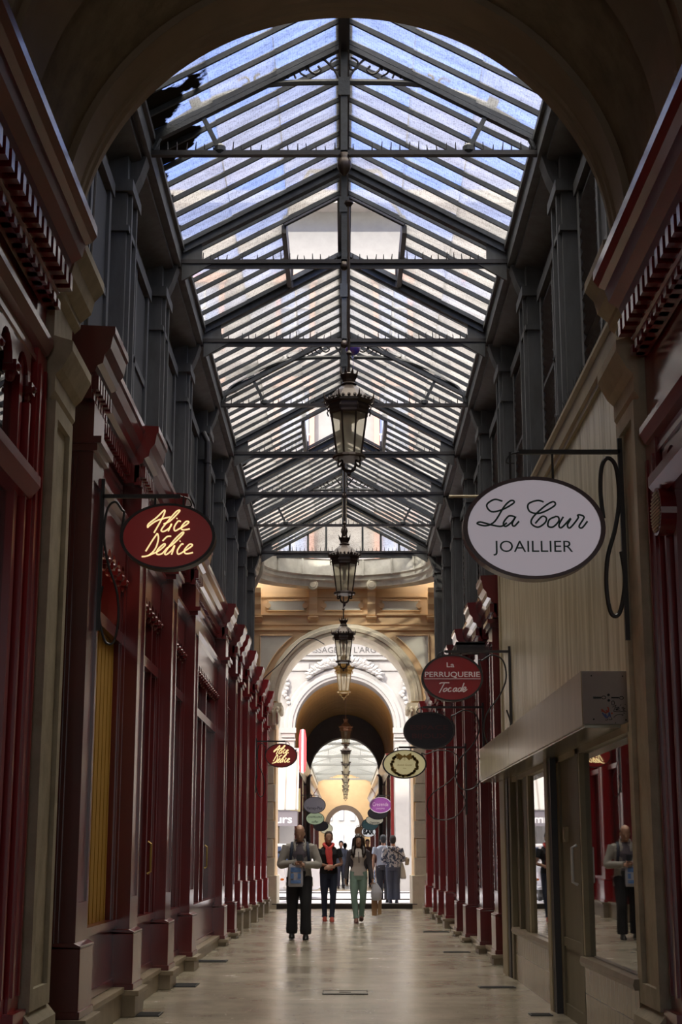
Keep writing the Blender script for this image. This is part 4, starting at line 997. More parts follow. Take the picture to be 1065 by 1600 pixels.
# ------------------------------------------------------------------ oval hanging signs
def oval_sign(label, y, cx, cz, w, h, face, rim, side, wx, bz=None, dep=.12, scroll=True, arm=True, vtop=None, vbot=None, name='hanging_sign', br=.009):
    T = thing(name, label, 'sign', (cx, y, cz-h/2))
    r = MB(); rx, rz = w/2, h/2
    n = 56; prof_ = [(1,-.0),(1,dep),(.94,dep),(.94,dep-.02),(.94,.012),(.94,0)]
    vs = []
    for i in range(n):
        a = 2*PI*i/n
        for q, dy in ((1,0),(1,dep),(.9,dep),(.935,0)): 
            vs.append((cx+rx*q*math.cos(a), y-dep/2+dy, cz+rz*q*math.sin(a)))
    r.add(vs, [(i*4+j, i*4+(j+1)%4, ((i+1)%n)*4+(j+1)%4, ((i+1)%n)*4+j) for i in range(n) for j in range(4)])
    r.build('rim', rim, T)
    MB().disc(cx, y-dep/2+.008, cz, rx*.945, rz*.945, dep-.03, 56).build('face', face, T)
    if arm:
        bz = bz or cz+rz+.055
        m = MB(); m.box(cx-side*.08, wx, y-.012, y+.012, bz-.014, bz+.014)
        for q in (-.3,.3): m.tube([(cx+q*rx,y,cz+rz*math.sqrt(1-q*q)-.01),(cx+q*rx,y,bz)], .008, 6)
        m.tube(spline([(cx-side*.08,y,bz),(cx-side*.14,y,bz-.02),(cx-side*.16,y,bz-.07),(cx-side*.11,y,bz-.075)],5), .006, 5)
        if scroll:
            L_ = abs(wx-(cx+side*rx))
            vt, vb = vtop or bz+.06, vbot or bz-1.0
            m.box(wx-.014, wx+.014, y-.012, y+.012, vb, vt)
            a = cx+side*rx*1.0; b_ = wx
            q = lambda t: a+(b_-a)*t
            m.tube(spline([(q(-.02),y,cz+rz*.22),(q(-.12),y,cz+rz*.75),(q(.0),y,bz-.10),(q(.35),y,bz-.04),(q(.75),y,bz-.10),(q(.86),y,bz-.30),(q(.6),y,bz-.50),(q(.12),y,bz-.70),(q(.0),y,bz-.90),(q(.2),y,bz-1.06),(q(.65),y,bz-1.05),(q(.98),y,bz-.85),(q(.85),y,bz-.66)],6), br, 6)
        m.build('bracket', IROND, T)
    return T
def lettering(T, name, lst, cxp, cyp, hw, hh, cx, cz, w, h, y, r, m_):
    f = lambda u, v: (cx+(u-cxp)/hw*w/2, cz-(v-cyp)/hh*h/2)
    m = MB(); strokes(m, lst, r, y, f); m.build(name, m_, T)
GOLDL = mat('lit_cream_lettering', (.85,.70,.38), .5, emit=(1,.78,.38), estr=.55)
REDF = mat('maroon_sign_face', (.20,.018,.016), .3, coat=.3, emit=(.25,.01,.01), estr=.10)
ALICE = [[(330,310),(335,270),(420,200),(490,130),(500,145),(470,220),(395,360)],[(330,300),(420,235),(560,195)],
 [(490,270),(560,235),(650,140),(638,130),(600,160),(480,310),(475,345),(510,340),(560,300),(572,268),(540,345)],[(622,215),(632,210)],
 [(668,245),(640,240),(602,300),(610,340),(660,315),(720,280),(750,250),(720,245),(675,300),(690,330),(762,320)],
 [(315,550),(380,440),(430,365)],[(430,365),(442,420),(415,520),(350,590),(275,605)],
 [(350,590),(440,550),(510,490),(498,475),(440,530),(430,578),(480,575),(530,520)],[(485,445),(530,400),(572,395)],
 [(530,520),(600,470),(695,370),(680,360),(600,440),(515,560),(530,582),(580,540),(610,490),(580,585)],[(660,450),(670,443)],
 [(700,480),(680,478),(640,540),(650,580),(700,555),(770,510),(792,485),(760,480),(710,540),(730,575),(800,562)]]
T = oval_sign('maroon oval sign reading Alice Delice in cream script, nearest on the left', 10.6, -1.266, 3.503, .684, .484, REDF, IROND, -1, -1.75, bz=3.81, vtop=3.94, vbot=2.83)
lettering(T, 'lettering', ALICE, 535, 395, 490, 340, -1.266, 3.503, .684, .484, 10.6-.058, .0055, GOLDL)
T = oval_sign('small distant maroon oval sign reading Alice Delice, by the street arch', 30.0, -1.25, 3.18, .64, .47, REDF, IROND, -1, -1.74, bz=3.46)
lettering(T, 'lettering', ALICE, 535, 395, 490, 340, -1.25, 3.18, .66, .49, 30.0-.062, .0085, GOLDL)
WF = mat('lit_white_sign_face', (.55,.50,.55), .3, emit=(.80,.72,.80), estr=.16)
GRN = mat('dark_green_lettering', (.015,.07,.055), .4)
T = oval_sign('white oval sign reading La Cour Joaillier on the right pier', 9.45, 1.213, 3.316, .911, .672, WF, mat('plum_sign_rim',(.08,.035,.04),.35,coat=.3), 1, 1.79, bz=3.83, vtop=3.92, vbot=2.60, br=.014)
COUR = [[(318,205),(262,193),(208,230),(240,275),(320,260),(398,215),(378,200),(330,240),(262,340),(200,370),(140,357),(162,345),(240,365),(305,374),(345,350)],
 [(402,310),(360,305),(322,350),(335,375),(380,345),(408,308),(382,355),(396,373),(430,340)],
 [(605,210),(560,200),(497,225),(507,275),(580,285),(680,235),(670,208),(610,240),(530,310),(515,355),(560,380),(610,350),(620,318),(590,308),(542,355)],
 [(682,310),(640,330),(630,372),(665,378),(705,340),(703,312),(680,308)],[(738,310),(706,365),(725,382),(790,320),(765,365),(783,384),(840,320),(838,300),(858,298),(882,315),(846,372),(866,384),(905,340)]]
lettering(T, 'script_lettering', COUR, 535, 382, 495, 345, 1.213, 3.316, .911, .672, 9.45-.058, .0058, GRN)
MB().text('JOAILLIER', 1.213-.012, 3.316-.122, 9.45-.060, .076, .507).build('capital_lettering', GRN, T)
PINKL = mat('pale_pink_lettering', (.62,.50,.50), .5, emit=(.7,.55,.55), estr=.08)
T = oval_sign('red oval sign reading La Perruquerie Tocade on the right wall', 17.0, 1.216, 3.222, .695, .53, mat('crimson_sign_face',(.30,.010,.014),.3,coat=.3), IROND, 1, 1.87, bz=3.525)
y_ = 17.0-.062
m = MB(); m.text('La', 1.216-.02, 3.222+.145, y_, .055, .085, bold=.01); m.text('PERRUQUERIE', 1.216, 3.222+.037, y_, .060, .62, bold=.012); m.box(1.216-.315,1.216+.315,y_-.001,y_+.004,3.222-.016,3.222-.010)
m.build('lettering', PINKL, T)
TOC = [[(350,500),(380,485),(500,483)],[(425,490),(385,560),(345,630)],[(450,560),(415,580),(408,610),(440,605),(467,575),(450,560)],[(530,562),(500,560),(478,600),(500,612),(530,600)],
 [(612,560),(575,565),(553,600),(575,612),(605,580),(615,560),(598,600),(618,608)],[(680,560),(645,565),(628,600),(650,612),(685,570),(725,487),(690,570),(674,612)],[(700,595),(740,575),(750,552),(725,550),(700,590),(715,615),(770,580)]]
lettering(T, 'script_lettering', TOC, 548, 408, 470, 345, 1.216, 3.222, .695, .53, y_, .0058, PINKL)
T = oval_sign('black oval sign reading Espace Bijoux, below and behind the red wig shop sign', 20.0, 1.116, 2.87, .68, .49, mat('black_sign_face',(.006,.004,.007),.45), IROND, 1, 1.83, bz=3.18)
m = MB(); m.text('ESPACE', 1.116, 2.91, 20-.062, .060, .50, bold=.02); m.text('BIJOUX', 1.116, 2.80, 20-.062, .060, .46, bold=.02); m.build('lettering', mat('dull_red_lettering',(.045,.008,.010),.6), T)
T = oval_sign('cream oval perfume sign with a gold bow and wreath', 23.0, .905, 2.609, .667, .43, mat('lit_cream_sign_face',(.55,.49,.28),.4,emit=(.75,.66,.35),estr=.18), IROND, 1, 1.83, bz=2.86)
GW = mat('antique_gold_print', (.28,.17,.03), .5); y_ = 23-.062
m = MB(); cx, cz = .905, 2.60
for k in range(44):
    a = math.radians(128+ (412-128)*k/43); rx_, rz_ = .19, .165
    m.disc(cx+rx_*math.cos(a)+random.uniform(-.012,.012), y_-.001, cz+rz_*math.sin(a)+random.uniform(-.012,.012), .024, .020, .004, 8)
m.build('wreath', GW, T)
m = MB(); 
for q in (-1,1): m.prism([(cx,cz+.115),(cx+q*.10,cz+.175),(cx+q*.115,cz+.08),(cx+q*.03,cz+.10)],'y',y_-.003,y_+.004); m.prism([(cx+q*.01,cz+.12),(cx+q*.09,cz+.085),(cx+q*.07,cz+.06)],'y',y_-.004,y_+.003)
m.disc(cx,y_-.004,cz+.125,.02,.025,.006,12); m.build('bow', GW, T)
m = MB(); m.text('G', cx, cz+.075, y_, .03, .025); m.text('Annick Goutal', cx, cz-.005, y_, .03, .23, shear=.35); m.text('Paris', cx, cz-.055, y_, .016, .05, shear=.3); m.build('lettering', GW, T)

# distant signs of the second passage
def far_sign(label, y, cx, cz, w, h, fc, side, txt=None, tc_=(.1,.1,.1), rimc=None, em=0):
    fm = mat('sign_face_'+label[:6], fc, .4, emit=fc if em else None, estr=em)  # em: glow added to sign faces that shade leaves too dark
    T = oval_sign(label, y, cx, cz, w, h, fm, rimc or IROND, side, side*1.68, scroll=False)
    if txt:
        m = MB()
        for t_, dz, hh, ww, bo in txt: m.text(t_, cx, cz+dz, y-.064, hh, ww, bold=bo)
        m.build('lettering', mat('sign_letters_'+label[:6], tc_, .5), T)
    return T
far_sign('purple oval lingerie sign with a white outline in the opposite passage', 54, 1.265, 2.974, .79, .55, (.16,.035,.19), 1, [('Crecenda',.03,.13,.56,0),('LINGERIE',-.12,.05,.3,0)], (.45,.3,.45), mat('lilac_rim',(.42,.36,.45),.4))
far_sign('dark slate oval sign half hidden behind the purple one', 58, 1.26, 2.80, .78, .48, (.09,.10,.13), 1)
far_sign('cream oval sign peeping out below the dark slate one', 62, 1.215, 2.63, .73, .38, (.45,.42,.33), 1, [('Opticien',-.1,.09,.4,.02)], (.06,.05,.05), em=.35)
far_sign('dark green oval sign reading Dandy', 64, 1.07, 2.50, .72, .50, (.04,.08,.09), 1, [('DANDY',.06,.13,.52,.0)], (.08,.35,.25), em=.3)
far_sign('white oval sign reading BAR above the walking woman', 65, 1.02, 2.21, .62, .44, (.62,.62,.64), 1, [('BAR',.0,.20,.46,.06)], (.01,.01,.02), em=.5)
far_sign('small brown round sign left of the BAR sign', 74, .72, 2.36, .46, .46, (.22,.12,.07), 1)
far_sign('grey oval sign nearest on the left of the opposite passage', 54, -1.06, 2.974, .80, .58, (.16,.16,.18), -1, [('Verney-Plus',-.10,.10,.56,.02)], (.03,.03,.04))
far_sign('pale green lit oval hat shop sign below the grey one', 60, -1.15, 2.646, .73, .49, (.42,.52,.34), -1, [('CHAPELLERIE',.06,.075,.56,.01),('coiffer',-.12,.09,.26,.01)], (.06,.12,.08), em=.25)
far_sign('blue oval sign partly behind the green hat shop sign', 66, -1.02, 2.47, .66, .44, (.12,.15,.26), -1)
far_sign('cream rimmed oval sign edge behind the blue one', 70, -.83, 2.42, .60, .46, (.52,.49,.36), -1, em=.35)

# ------------------------------------------------------------------ things on the floor and walls
def grate(cx, y, w, l, label, mt=GRATE, name='floor_grate'):
    T = thing(name, label, 'grate', (cx,y,0))
    MB().box(cx-w/2,cx+w/2,y-l/2,y+l/2,0,.004).build('tray', DARKS, T)
    m = MB(); n = int(l/.03)
    for i in range(n): yy = y-l/2+.01+i*.03; m.box(cx-w/2,cx+w/2,yy,yy+.012,.004,.010)
    m.box(cx-w/2-.01,cx-w/2,y-l/2,y+l/2,0,.011); m.box(cx+w/2,cx+w/2+.01,y-l/2,y+l/2,0,.011)
    m.build('bars', mt, T)
grate(-1.63,15.72,.30,.42,'dark floor grate beside the second left stone step')
grate(-1.62,19.2,.34,.34,'dark floor grate beside the third left stone step')
grate(-1.62,12.9,.22,.30,'dark floor grate beside the first left stone step')
grate(1.50,15.5,.34,.20,'narrow floor grate beside the tiled shop base')
grate(1.50,20.97,.34,.20,'narrow floor grate in front of the shuttered shop')
grate(1.55,26.4,.42,.30,'worn floor grate farther along the right wall')
grate(1.60,12.9,.16,.2,'small floor grate beside the cream door post')
T = thing('floor_hatch','flat rectangular metal access plate in the middle of the floor','floor plate',(0,14.9,0))
MB().box(-.20,.21,14.74,15.08,0,.006).build('plate', mat('floor_plate_metal',(.30,.27,.22),.35,metal=.4), T)
m = MB(); m.box(-.21,.22,14.73,14.745,0,.009); m.box(-.21,.22,15.075,15.09,0,.009); m.box(-.05,.06,14.90,14.915,.006,.010); m.build('rim', GRATE, T)
# cables and pipes
m = MB(); m.tube(spline([(-2.05,11.6,7.9),(-2.04,12.5,8.15),(-2.02,14.1,8.2)],6), .012, 5); m.tube([(-2.09,11.55,5.0),(-2.05,11.6,7.9)], .012, 5)
tag(m.build('cable', IROND), 'black cable bending from the left wall onto the first roof truss', 'cable')
m = MB(); m.tube(spline([(-2.1,37.2,5.2),(-2.0,37.15,5.5),(-1.6,37.25,5.9),(-1.1,37.35,6.45),(-.8,37.4,6.55),(-.5,37.38,6.4)],6), .012, 5); m.tube(spline([(-2.0,37.15,5.5),(-1.9,37.2,5.2),(-1.95,37.2,5.0)],5),.010,5)
tag(m.build('cable', IROND), 'thin dark cable trailing over the archivolt of the street arch', 'cable')
m = MB(); m.tube(spline([(-1.95,35.5,8.3),(-2.0,35.6,7.9),(-2.15,35.7,7.6),(-2.25,35.8,7.3),(-2.25,35.8,5.2)],5), .05, 8)
tag(m.build('downpipe', PLASW, smooth=True), 'cream painted rain downpipe in the left corner under the coving', 'pipe')
for s, yy, zz, lb in ((1,11.0,4.05,'thin tie rod crossing from the right pier to the upper wall'),):
    m = MB(); m.tube([(1.92,9.66,zz+.1),(1.5,10.5,zz+.2)], .012, 6)
m = MB(); m.tube([(1.0,14.0,4.62),(2.0,14.0,4.62)], .014, 6); m.sph((1.55,14.0,4.62),.03,8,6)
tag(m.build('tie_rod', CREAM), 'thin pale horizontal rod fixed across the top of the boarded wall', 'rod')
# black street lamp style projector over the shutters
T = thing('awning_box','flat dark awning box above the shuttered red shopfronts','awning box',(1.75,19.6,3.75))
MB().box(1.45,1.82,19.4,19.5,3.86,3.96).box(1.45,1.82,19.4,20.4,3.93,3.97).build('box', IROND, T)

def shop_light(name, loc, e, col, size=.5):
    l = bpy.data.lights.new(name, 'POINT'); l.energy = e; l.color = col; l.shadow_soft_size = size
    o = bpy.data.objects.new(name, l); COL.objects.link(o); o.location = loc
shop_light('shop_window_lamp', (-2.05,7.6,2.9), 30, (1,.62,.35), .1)
shop_light('shop_window_lamp', (2.05,7.6,2.6), 8, (1,.75,.5), .1)
shop_light('shop_window_lamp', (-2.2,11.7,2.9), 6, (1,.75,.45), .06)
# ------------------------------------------------------------------ people
def remesh(o, size, smooth=2):
    r = o.modifiers.new('remesh', 'REMESH'); r.mode = 'VOXEL'; r.voxel_size = size; r.use_smooth_shade = True
    if smooth:
        s_ = o.modifiers.new('smooth', 'SMOOTH'); s_.iterations = smooth; s_.factor = .5
def person(label, loc, H, rz, J, clothes, skin=SKIN, female=False, group=None, name='person'):
    """J: joint positions at 1.75 m scale, local frame facing -y. clothes: list of (name, kind, mat, kw)"""
    T = thing(name, label, 'person', loc, group)
    k = H/1.75; cs, sn = math.cos(rz), math.sin(rz)
    def W(p): return (loc[0]+k*(p[0]*cs-p[1]*sn), loc[1]+k*(p[0]*sn+p[1]*cs), loc[2]+k*p[2])
    def tf(m):
        m.v = [W(p) for p in m.v]; return m
    hip = J.get('hip', .95); sh = J.get('sh', 1.43); sw = J.get('sw', .19 if not female else .165); hw = .095
    tilt = J.get('tilt', 0)
    def torso(m, g=0., z0=.90, z1=1.46, bust=0):
        fw = 1.0 if not female else .90
        R = [(0,.01,.86,.13,.10),(0,.01,.92,.168,.115),(0,.005,1.00,.165,.11),(0,0,1.10,.142*fw,.100),(0,0,1.20,.155*fw,.112),(0,-.005,1.30,.175*fw,.120+bust),(0,0,1.38,.180*fw,.108),(0,.01,1.44,.140*fw,.085),(0,.02,1.48,.070,.060)]
        R = [r for r in R if z0-.03 <= r[2] <= z1+.03]
        m.loft([(cx,cy,z,rx+g,ry+g) for cx,cy,z,rx,ry in R], 18)
    def limb(m, pts, rs, g=0): m.tube(spline(pts,4), [rs[min(int(i/4),len(rs)-2)]*(1-(i%4)/4)+rs[min(int(i/4)+1,len(rs)-1)]*((i%4)/4)+g for i in range((len(pts)-1)*4+1)], 12)
    legs = J['legs']; arms = J['arms']
    def leg(m, L, g=0, flare=0, z_end=None):
        h, kn, an = L
        mid1 = tuple(h[i]*.5+kn[i]*.5 for i in range(3)); calf = tuple(kn[i]*.65+an[i]*.35 for i in range(3))
        rs = [.088, .078, .056, .054, .036]
        if flare: rs = [.098, .086, .070, .068, .066+flare]
        limb(m, [(h[0],h[1],h[2]+.02), mid1, kn, (calf[0],calf[1]+.012,calf[2]), an], rs, g)
    def arm(m, A, g=0, upto=1.0, cut=None):
        s_, e_, w_ = A
        fm = tuple(e_[i]*.6+w_[i]*.4 for i in range(3))
        if cut == 'upper': limb(m, [s_, tuple(s_[i]*.4+e_[i]*.6 for i in range(3))], [.052,.048], g); return
        limb(m, [s_, tuple(s_[i]*.5+e_[i]*.5 for i in range(3)), e_, fm, w_], [.050,.044,.037,.036,.025] if not female else [.043,.037,.032,.031,.022], g)
    def head(m):
        hx, hy = J.get('head', (0,-.02)); n_ = J.get('nod', 0)
        R = [(0,-.030,1.515,.030,.035),(0,-.035,1.53,.050,.062),(0,-.022,1.56,.062,.080),(0,-.010,1.60,.070,.092),(0,-.003,1.64,.075,.098),(0,.0,1.68,.074,.097),(0,.003,1.72,.060,.080),(0,.005,1.745,.030,.042)]
        def rot(p):
            x,y,z = p; y0, z0 = .02, 1.53
            y -= y0; z -= z0; c_, s2 = math.cos(n_), math.sin(n_)
            return (x+hx, y*c_ - z*s2 + y0 + hy+.02, y*s2 + z*c_ + z0)
        q = MB(); q.loft(R, 18)
        q.loft([(0,-.098,1.575,.016,.012),(0,-.112,1.588,.018,.016),(0,-.106,1.605,.011,.014),(0,-.094,1.635,.008,.010)], 8)   # nose
        q.sph((0,-.092,1.555),(.024,.012,.008),8,5)   # lips
        for s_ in (-1,1): q.sph((s_*.077,.005,1.61),(.012,.02,.03),8,6); q.sph((s_*.030,-.088,1.622),(.014,.010,.008),8,5); q.sph((s_*.032,-.084,1.640),(.022,.012,.006),8,5)
        q.v = [rot(p) for p in q.v]; m.add(q.v, q.f)
        m.tube([(0,.02,1.42),(hx*.6,.01,1.50),(hx,hy+.01,1.57)], [.060,.052,.052] if not female else [.05,.043,.043], 12)
        return rot
    def hand(m, wp, d, pn, side, curl=.5):
        """palm plus five bent fingers; d points along the hand, pn out of the back of the hand"""
        w_ = Vector(wp); d = Vector(d).normalized(); pn = Vector(pn); pn = (pn-d*pn.dot(d)).normalized(); a = d.cross(pn)*side
        c = w_+d*.045
        m.tube([w_-d*.01, w_+d*.03, w_+d*.075, w_+d*.09], [(.026,.018),(.036,.016),(.040,.015),(.036,.012)], 10, ref=pn)
        for i, (o_, L_) in enumerate(((-.028,.062),(-.009,.074),(.010,.070),(.027,.055))):
            p0 = w_+d*.080+a*o_; cu_ = curl*(1+.12*i)
            p1 = p0+(d*math.cos(cu_*.5)-pn*math.sin(cu_*.5))*L_*.42
            p2 = p1+(d*math.cos(cu_*1.2)-pn*math.sin(cu_*1.2))*L_*.33
            p3 = p2+(d*math.cos(cu_*1.9)-pn*math.sin(cu_*1.9))*L_*.25
            m.tube([p0-d*.01,p1,p2,p3], [.0095,.009,.008,.0065], 8)
        p0 = w_+d*.025-a*.030; p1 = p0+(d*.7-a*.6-pn*.3).normalized()*.035; p2 = p1+(d*.9-a*.1-pn*.4).normalized()*.028
        m.tube([w_+d*.02-a*.01,p0,p1,p2], [.013,.012,.010,.008], 8)
    b = MB(); torso(b)
    for L in legs: leg(b, L)
    for A in arms: arm(b, A)
    rot = head(b)
    for i, A in enumerate(arms):
        hd = J['hands'][i]; hand(b, A[2], hd[0], hd[1], hd[2], hd[3])
    for L in legs:
        an = L[2]; b.loft([(an[0],an[1]-.02,an[2]-.07,.035,.06),(an[0],an[1],an[2]-.03,.036,.045),(an[0],an[1],an[2]+.03,.036,.036)], 10)
    bo = tf(b).build('body', skin, T, smooth=True); remesh(bo, .0075*k)
    for nm, kind, mt, kw in clothes:
        m = MB(); vox = .009
        if kind == 'trousers':
            g = kw.get('g', .012)
            m.loft([(0,.01,.84,.14+g,.11+g),(0,.012,.92,.172+g,.122+g),(0,.005,1.0,.168+g,.115+g),(0,0,kw.get('top',1.04),.155+g,.108+g)], 18)
            for L in legs: leg(m, L, g, kw.get('flare', 0))
        elif kind == 'top':
            g = kw.get('g', .014)
            R = [(0,.005,kw.get('bottom',.96),.170+g,.118+g),(0,0,1.03,.162+g,.112+g),(0,0,1.12,(.146 if not female else .132)+g,.104+g),(0,0,1.20,(.158 if not female else .142)+g,.114+g),(0,-.008,1.30,(.176 if not female else .160)+g,(.122 if not female else .138)+g),(0,0,1.38,(.182 if not female else .165)+g,.110+g),(0,.01,1.44,(.140 if not female else .125)+g,.088+g),(0,.015,1.475,.075+g,.062+g)]
            if kw.get('hem'): R = [(0,.005,kw['hem'],.19+g,.13+g)] + R
            m.loft(R, 18)
            for A in arms:
                if kw.get('sleeve','long') == 'long': arm(m, A, g)
                elif kw['sleeve'] == 'short': arm(m, A, g+.006, cut='upper')
        elif kind == 'open_jacket':
            g = kw.get('g', .026); n = 28; hem = kw.get('hem', .78)
            zs = [hem,.86,.95,1.05,1.15,1.25,1.34,1.41,1.46]
            rx = [.215,.21,.195,.185,.180,.190,.200,.180,.11] ; ry = [.150,.145,.135,.125,.125,.135,.135,.115,.085]
            op = kw.get('open', .35)
            for thk in (0,):
                vs = []
                for z, a_, b_ in zip(zs, rx, ry):
                    o_ = op*(1.15 if z < 1.1 else (.75 if z < 1.38 else .5))
                    for i in range(n+1):
                        th = -PI/2+o_ + (2*PI-2*o_)*i/n; vs.append((a_*(.9 if female else 1)*math.cos(th), b_*math.sin(th)+.005, z))
                nv = len(vs); vs += [(x*.93,y*.93,z) for x,y,z in vs]
                fs = []
                for off in (0, nv):
                    fs += [(off+j*(n+1)+i, off+j*(n+1)+i+1, off+(j+1)*(n+1)+i+1, off+(j+1)*(n+1)+i) for j in range(len(zs)-1) for i in range(n)]
                for j in range(len(zs)-1):
                    for i in (0, n): fs.append((j*(n+1)+i,(j+1)*(n+1)+i,nv+(j+1)*(n+1)+i,nv+j*(n+1)+i))
                for i in range(n): fs.append((i,i+1,nv+i+1,nv+i)); e=(len(zs)-1)*(n+1); fs.append((e+i,e+i+1,nv+e+i+1,nv+e+i))
                m.add(vs, fs)
            for A in arms: arm(m, A, g-.004)
            for s_ in (-1,1): m.sph((s_*(sw-.02),.005,sh-.025),(.065,.07,.055),10,8)
            if kw.get('collar'):
                for s_ in (-1,1): m.tube([(s_*.02,.075,1.50),(s_*.075,.02,1.50),(s_*.09,-.06,1.43),(s_*.07,-.125,1.34)], [(.012,.03),(.014,.04),(.014,.045),(.01,.02)], 8)
            vox = .010
        elif kind == 'shoes':
            for L in legs:
                an = L[2]; pt = kw.get('pitch', [0,0])[legs.index(L)]
                q = MB(); q.loft([(an[0],an[1]-.055,0,.046,.135),(an[0],an[1]-.055,.02,.048,.138),(an[0],an[1]-.05,.045,.044,.125),(an[0],an[1]-.015,.075,.040,.075),(an[0],an[1],.10,.040,.050)], 14)
                zoff = an[2]-.085
                q.v = [(x, an[1]+(y-an[1])*math.cos(pt)-(z)*math.sin(pt), (y-an[1])*math.sin(pt)+z*math.cos(pt)+zoff) for x,y,z in q.v]
                m.add(q.v, q.f)
            vox = 0
        elif kind == 'hair':
            q = MB(); st = kw['style']
            if st == 'bald_sides': q.loft([(0,.03,1.58,.070,.075),(0,.022,1.62,.080,.086),(0,.020,1.665,.081,.090),(0,.024,1.69,.070,.078)], 18)
            elif st == 'short': q.loft([(0,.045,1.54,.050,.055),(0,.035,1.58,.072,.080),(0,.022,1.64,.086,.098),(0,.012,1.69,.086,.106),(0,.006,1.735,.068,.088),(0,.006,1.76,.035,.045)], 18)
            elif st == 'bun': q.loft([(0,.04,1.56,.060,.065),(0,.03,1.62,.083,.088),(0,.016,1.68,.086,.102),(0,.008,1.73,.068,.085),(0,.008,1.758,.035,.04)], 18); q.sph((0,.12,1.66),(.05,.05,.05),10,8)
            elif st == 'long':
                q.loft([(0,.03,1.62,.086,.085),(0,.014,1.69,.086,.106),(0,.006,1.735,.068,.088),(0,.006,1.765,.035,.045)], 18)
                for s_ in (-1,1):
                    q.tube(spline([(s_*.035,-.065,1.72),(s_*.078,-.045,1.66),(s_*.088,-.03,1.58),(s_*.10,-.055,1.48),(s_*.105,-.115,1.38),(s_*.085,-.13,1.30)],4), [(.03,.03)]*4+[(.042,.050)]*8+[(.058,.045)]*6+[(.045,.03)]*3, 8)
                q.tube([(0,.06,1.68),(0,.075,1.55),(0,.10,1.42),(0,.11,1.34)], [(.08,.05),(.09,.045),(.11,.035),(.08,.02)], 10, ref=(0,1,0))
            q.v = [rot(p) for p in q.v]; m.add(q.v, q.f); vox = .009
        elif kind == 'scarf':
            m.tube(spline([(.09,.04,1.50),(0,.08,1.51),(-.09,.04,1.50),(-.07,-.08,1.46),(0,-.13,1.41),(.07,-.08,1.46),(.09,.04,1.50)],5), .034, 10)
            m.tube(spline([(.01,-.15,1.42),(.03,-.17,1.33),(.02,-.18,1.22),(.03,-.19,1.10),(.02,-.19,1.00)],5), [(.045,.018)]*10+[(.055,.016)]*11, 8, ref=(0,1,0))
            m.tube(spline([(-.03,-.14,1.42),(-.04,-.165,1.34),(-.02,-.18,1.24),(-.01,-.19,1.14)],5), [(.04,.018)]*16, 8, ref=(0,1,0)); vox = .009
        elif kind == 'straps':
            for s_ in (-1,1): m.tube(spline([(s_*.10,.14,1.20),(s_*.115,.11,1.42),(s_*.115,.0,1.475),(s_*.125,-.12,1.38),(s_*.14,-.155,1.26),(s_*.15,-.12,1.14)],5), [(.024,.008)]*26, 8, ref=(0,1,0))
            m.loft([(0,.21,1.02,.13,.07),(0,.22,1.08,.15,.09),(0,.215,1.25,.15,.09),(0,.20,1.38,.13,.07),(0,.19,1.42,.08,.04)], 16); vox = 0
        elif kind == 'placket':
            m.tube([(0,-.152,1.40),(.005,-.168,1.30),(.01,-.15,1.18)], [(.008,.004)]*3, 6, ref=(0,1,0)); vox = 0
        o = tf(m).build(nm, mt, T, smooth=True)
        if vox: remesh(o, vox*k, kw.get('sm', 3))
    return T, W

D = lambda n, c, r=.85, **k: mat(n, c, r, bump=.15, bscale=120, **k)
# man looking at his phone
J = dict(legs=[((-.095,0,.92),(-.11,-.03,.50),(-.115,.04,.095)), ((.095,0,.92),(.10,-.10,.50),(.10,-.06,.085))],
         arms=[((-.20,.0,1.42),(-.30,-.03,1.13),(-.055,-.25,1.16)), ((.20,.0,1.42),(.30,-.03,1.13),(.06,-.26,1.13))],
         hands=[((.45,-.55,.35),(-.5,-.2,.6),-1,1.0), ((-.7,-.5,.25),(.3,-.6,.4),1,.9)], nod=.34, head=(0,-.045))
man, Wm = person('bald man in an open grey jacket walking and looking down at his phone', (-.70,24.08,0), 1.74, .03, J,
 [('trousers','trousers',D('black_trousers',(.012,.012,.014)),dict(flare=.012,g=.016)),
  ('shirt','top',D('grey_blue_shirt',(.12,.10,.12)),dict(g=.010,sleeve='none')),
  ('jacket','open_jacket',D('grey_jacket',(.40,.37,.33),col2=(.30,.28,.26),scale=9),dict(hem=.80,open=.42,collar=True)),
  ('shoes','shoes',D('black_shoes',(.012,.012,.012),.4),dict(pitch=[-.12,.0])),
  ('hair','hair',D('grey_hair',(.05,.045,.04)),dict(style='bald_sides')),
  ('backpack','straps',D('navy_backpack',(.015,.02,.04)),{})], skin=SKIN)
def held(name, label, cat, fn, W, base_, mats):
    T = thing(name, label, cat, W(base_)); 
    for nm, m, mt in fn():
        m.v = [W(p) for p in m.v]; m.build(nm, mt, T)
    return T
def ph():
    a = MB(); a.box(-.045,.045,-.345,-.33,1.19,1.28); b = MB(); b.box(-.018,.018,-.36,-.345,1.235,1.265)
    return [('case', a, D('black_phone',(.01,.01,.012),.3)), ('lens', b, D('phone_lens',(.05,.05,.06),.2))]
held('phone','small black phone held up by the bald man','phone',ph,Wm,(0,-.33,1.19),None)
PB = mat('white_plastic_bag', (.50,.50,.56), .5); PBB = mat('blue_bag_print', (.07,.16,.42), .5, col2=(.2,.35,.65), scale=18, amt=.8)
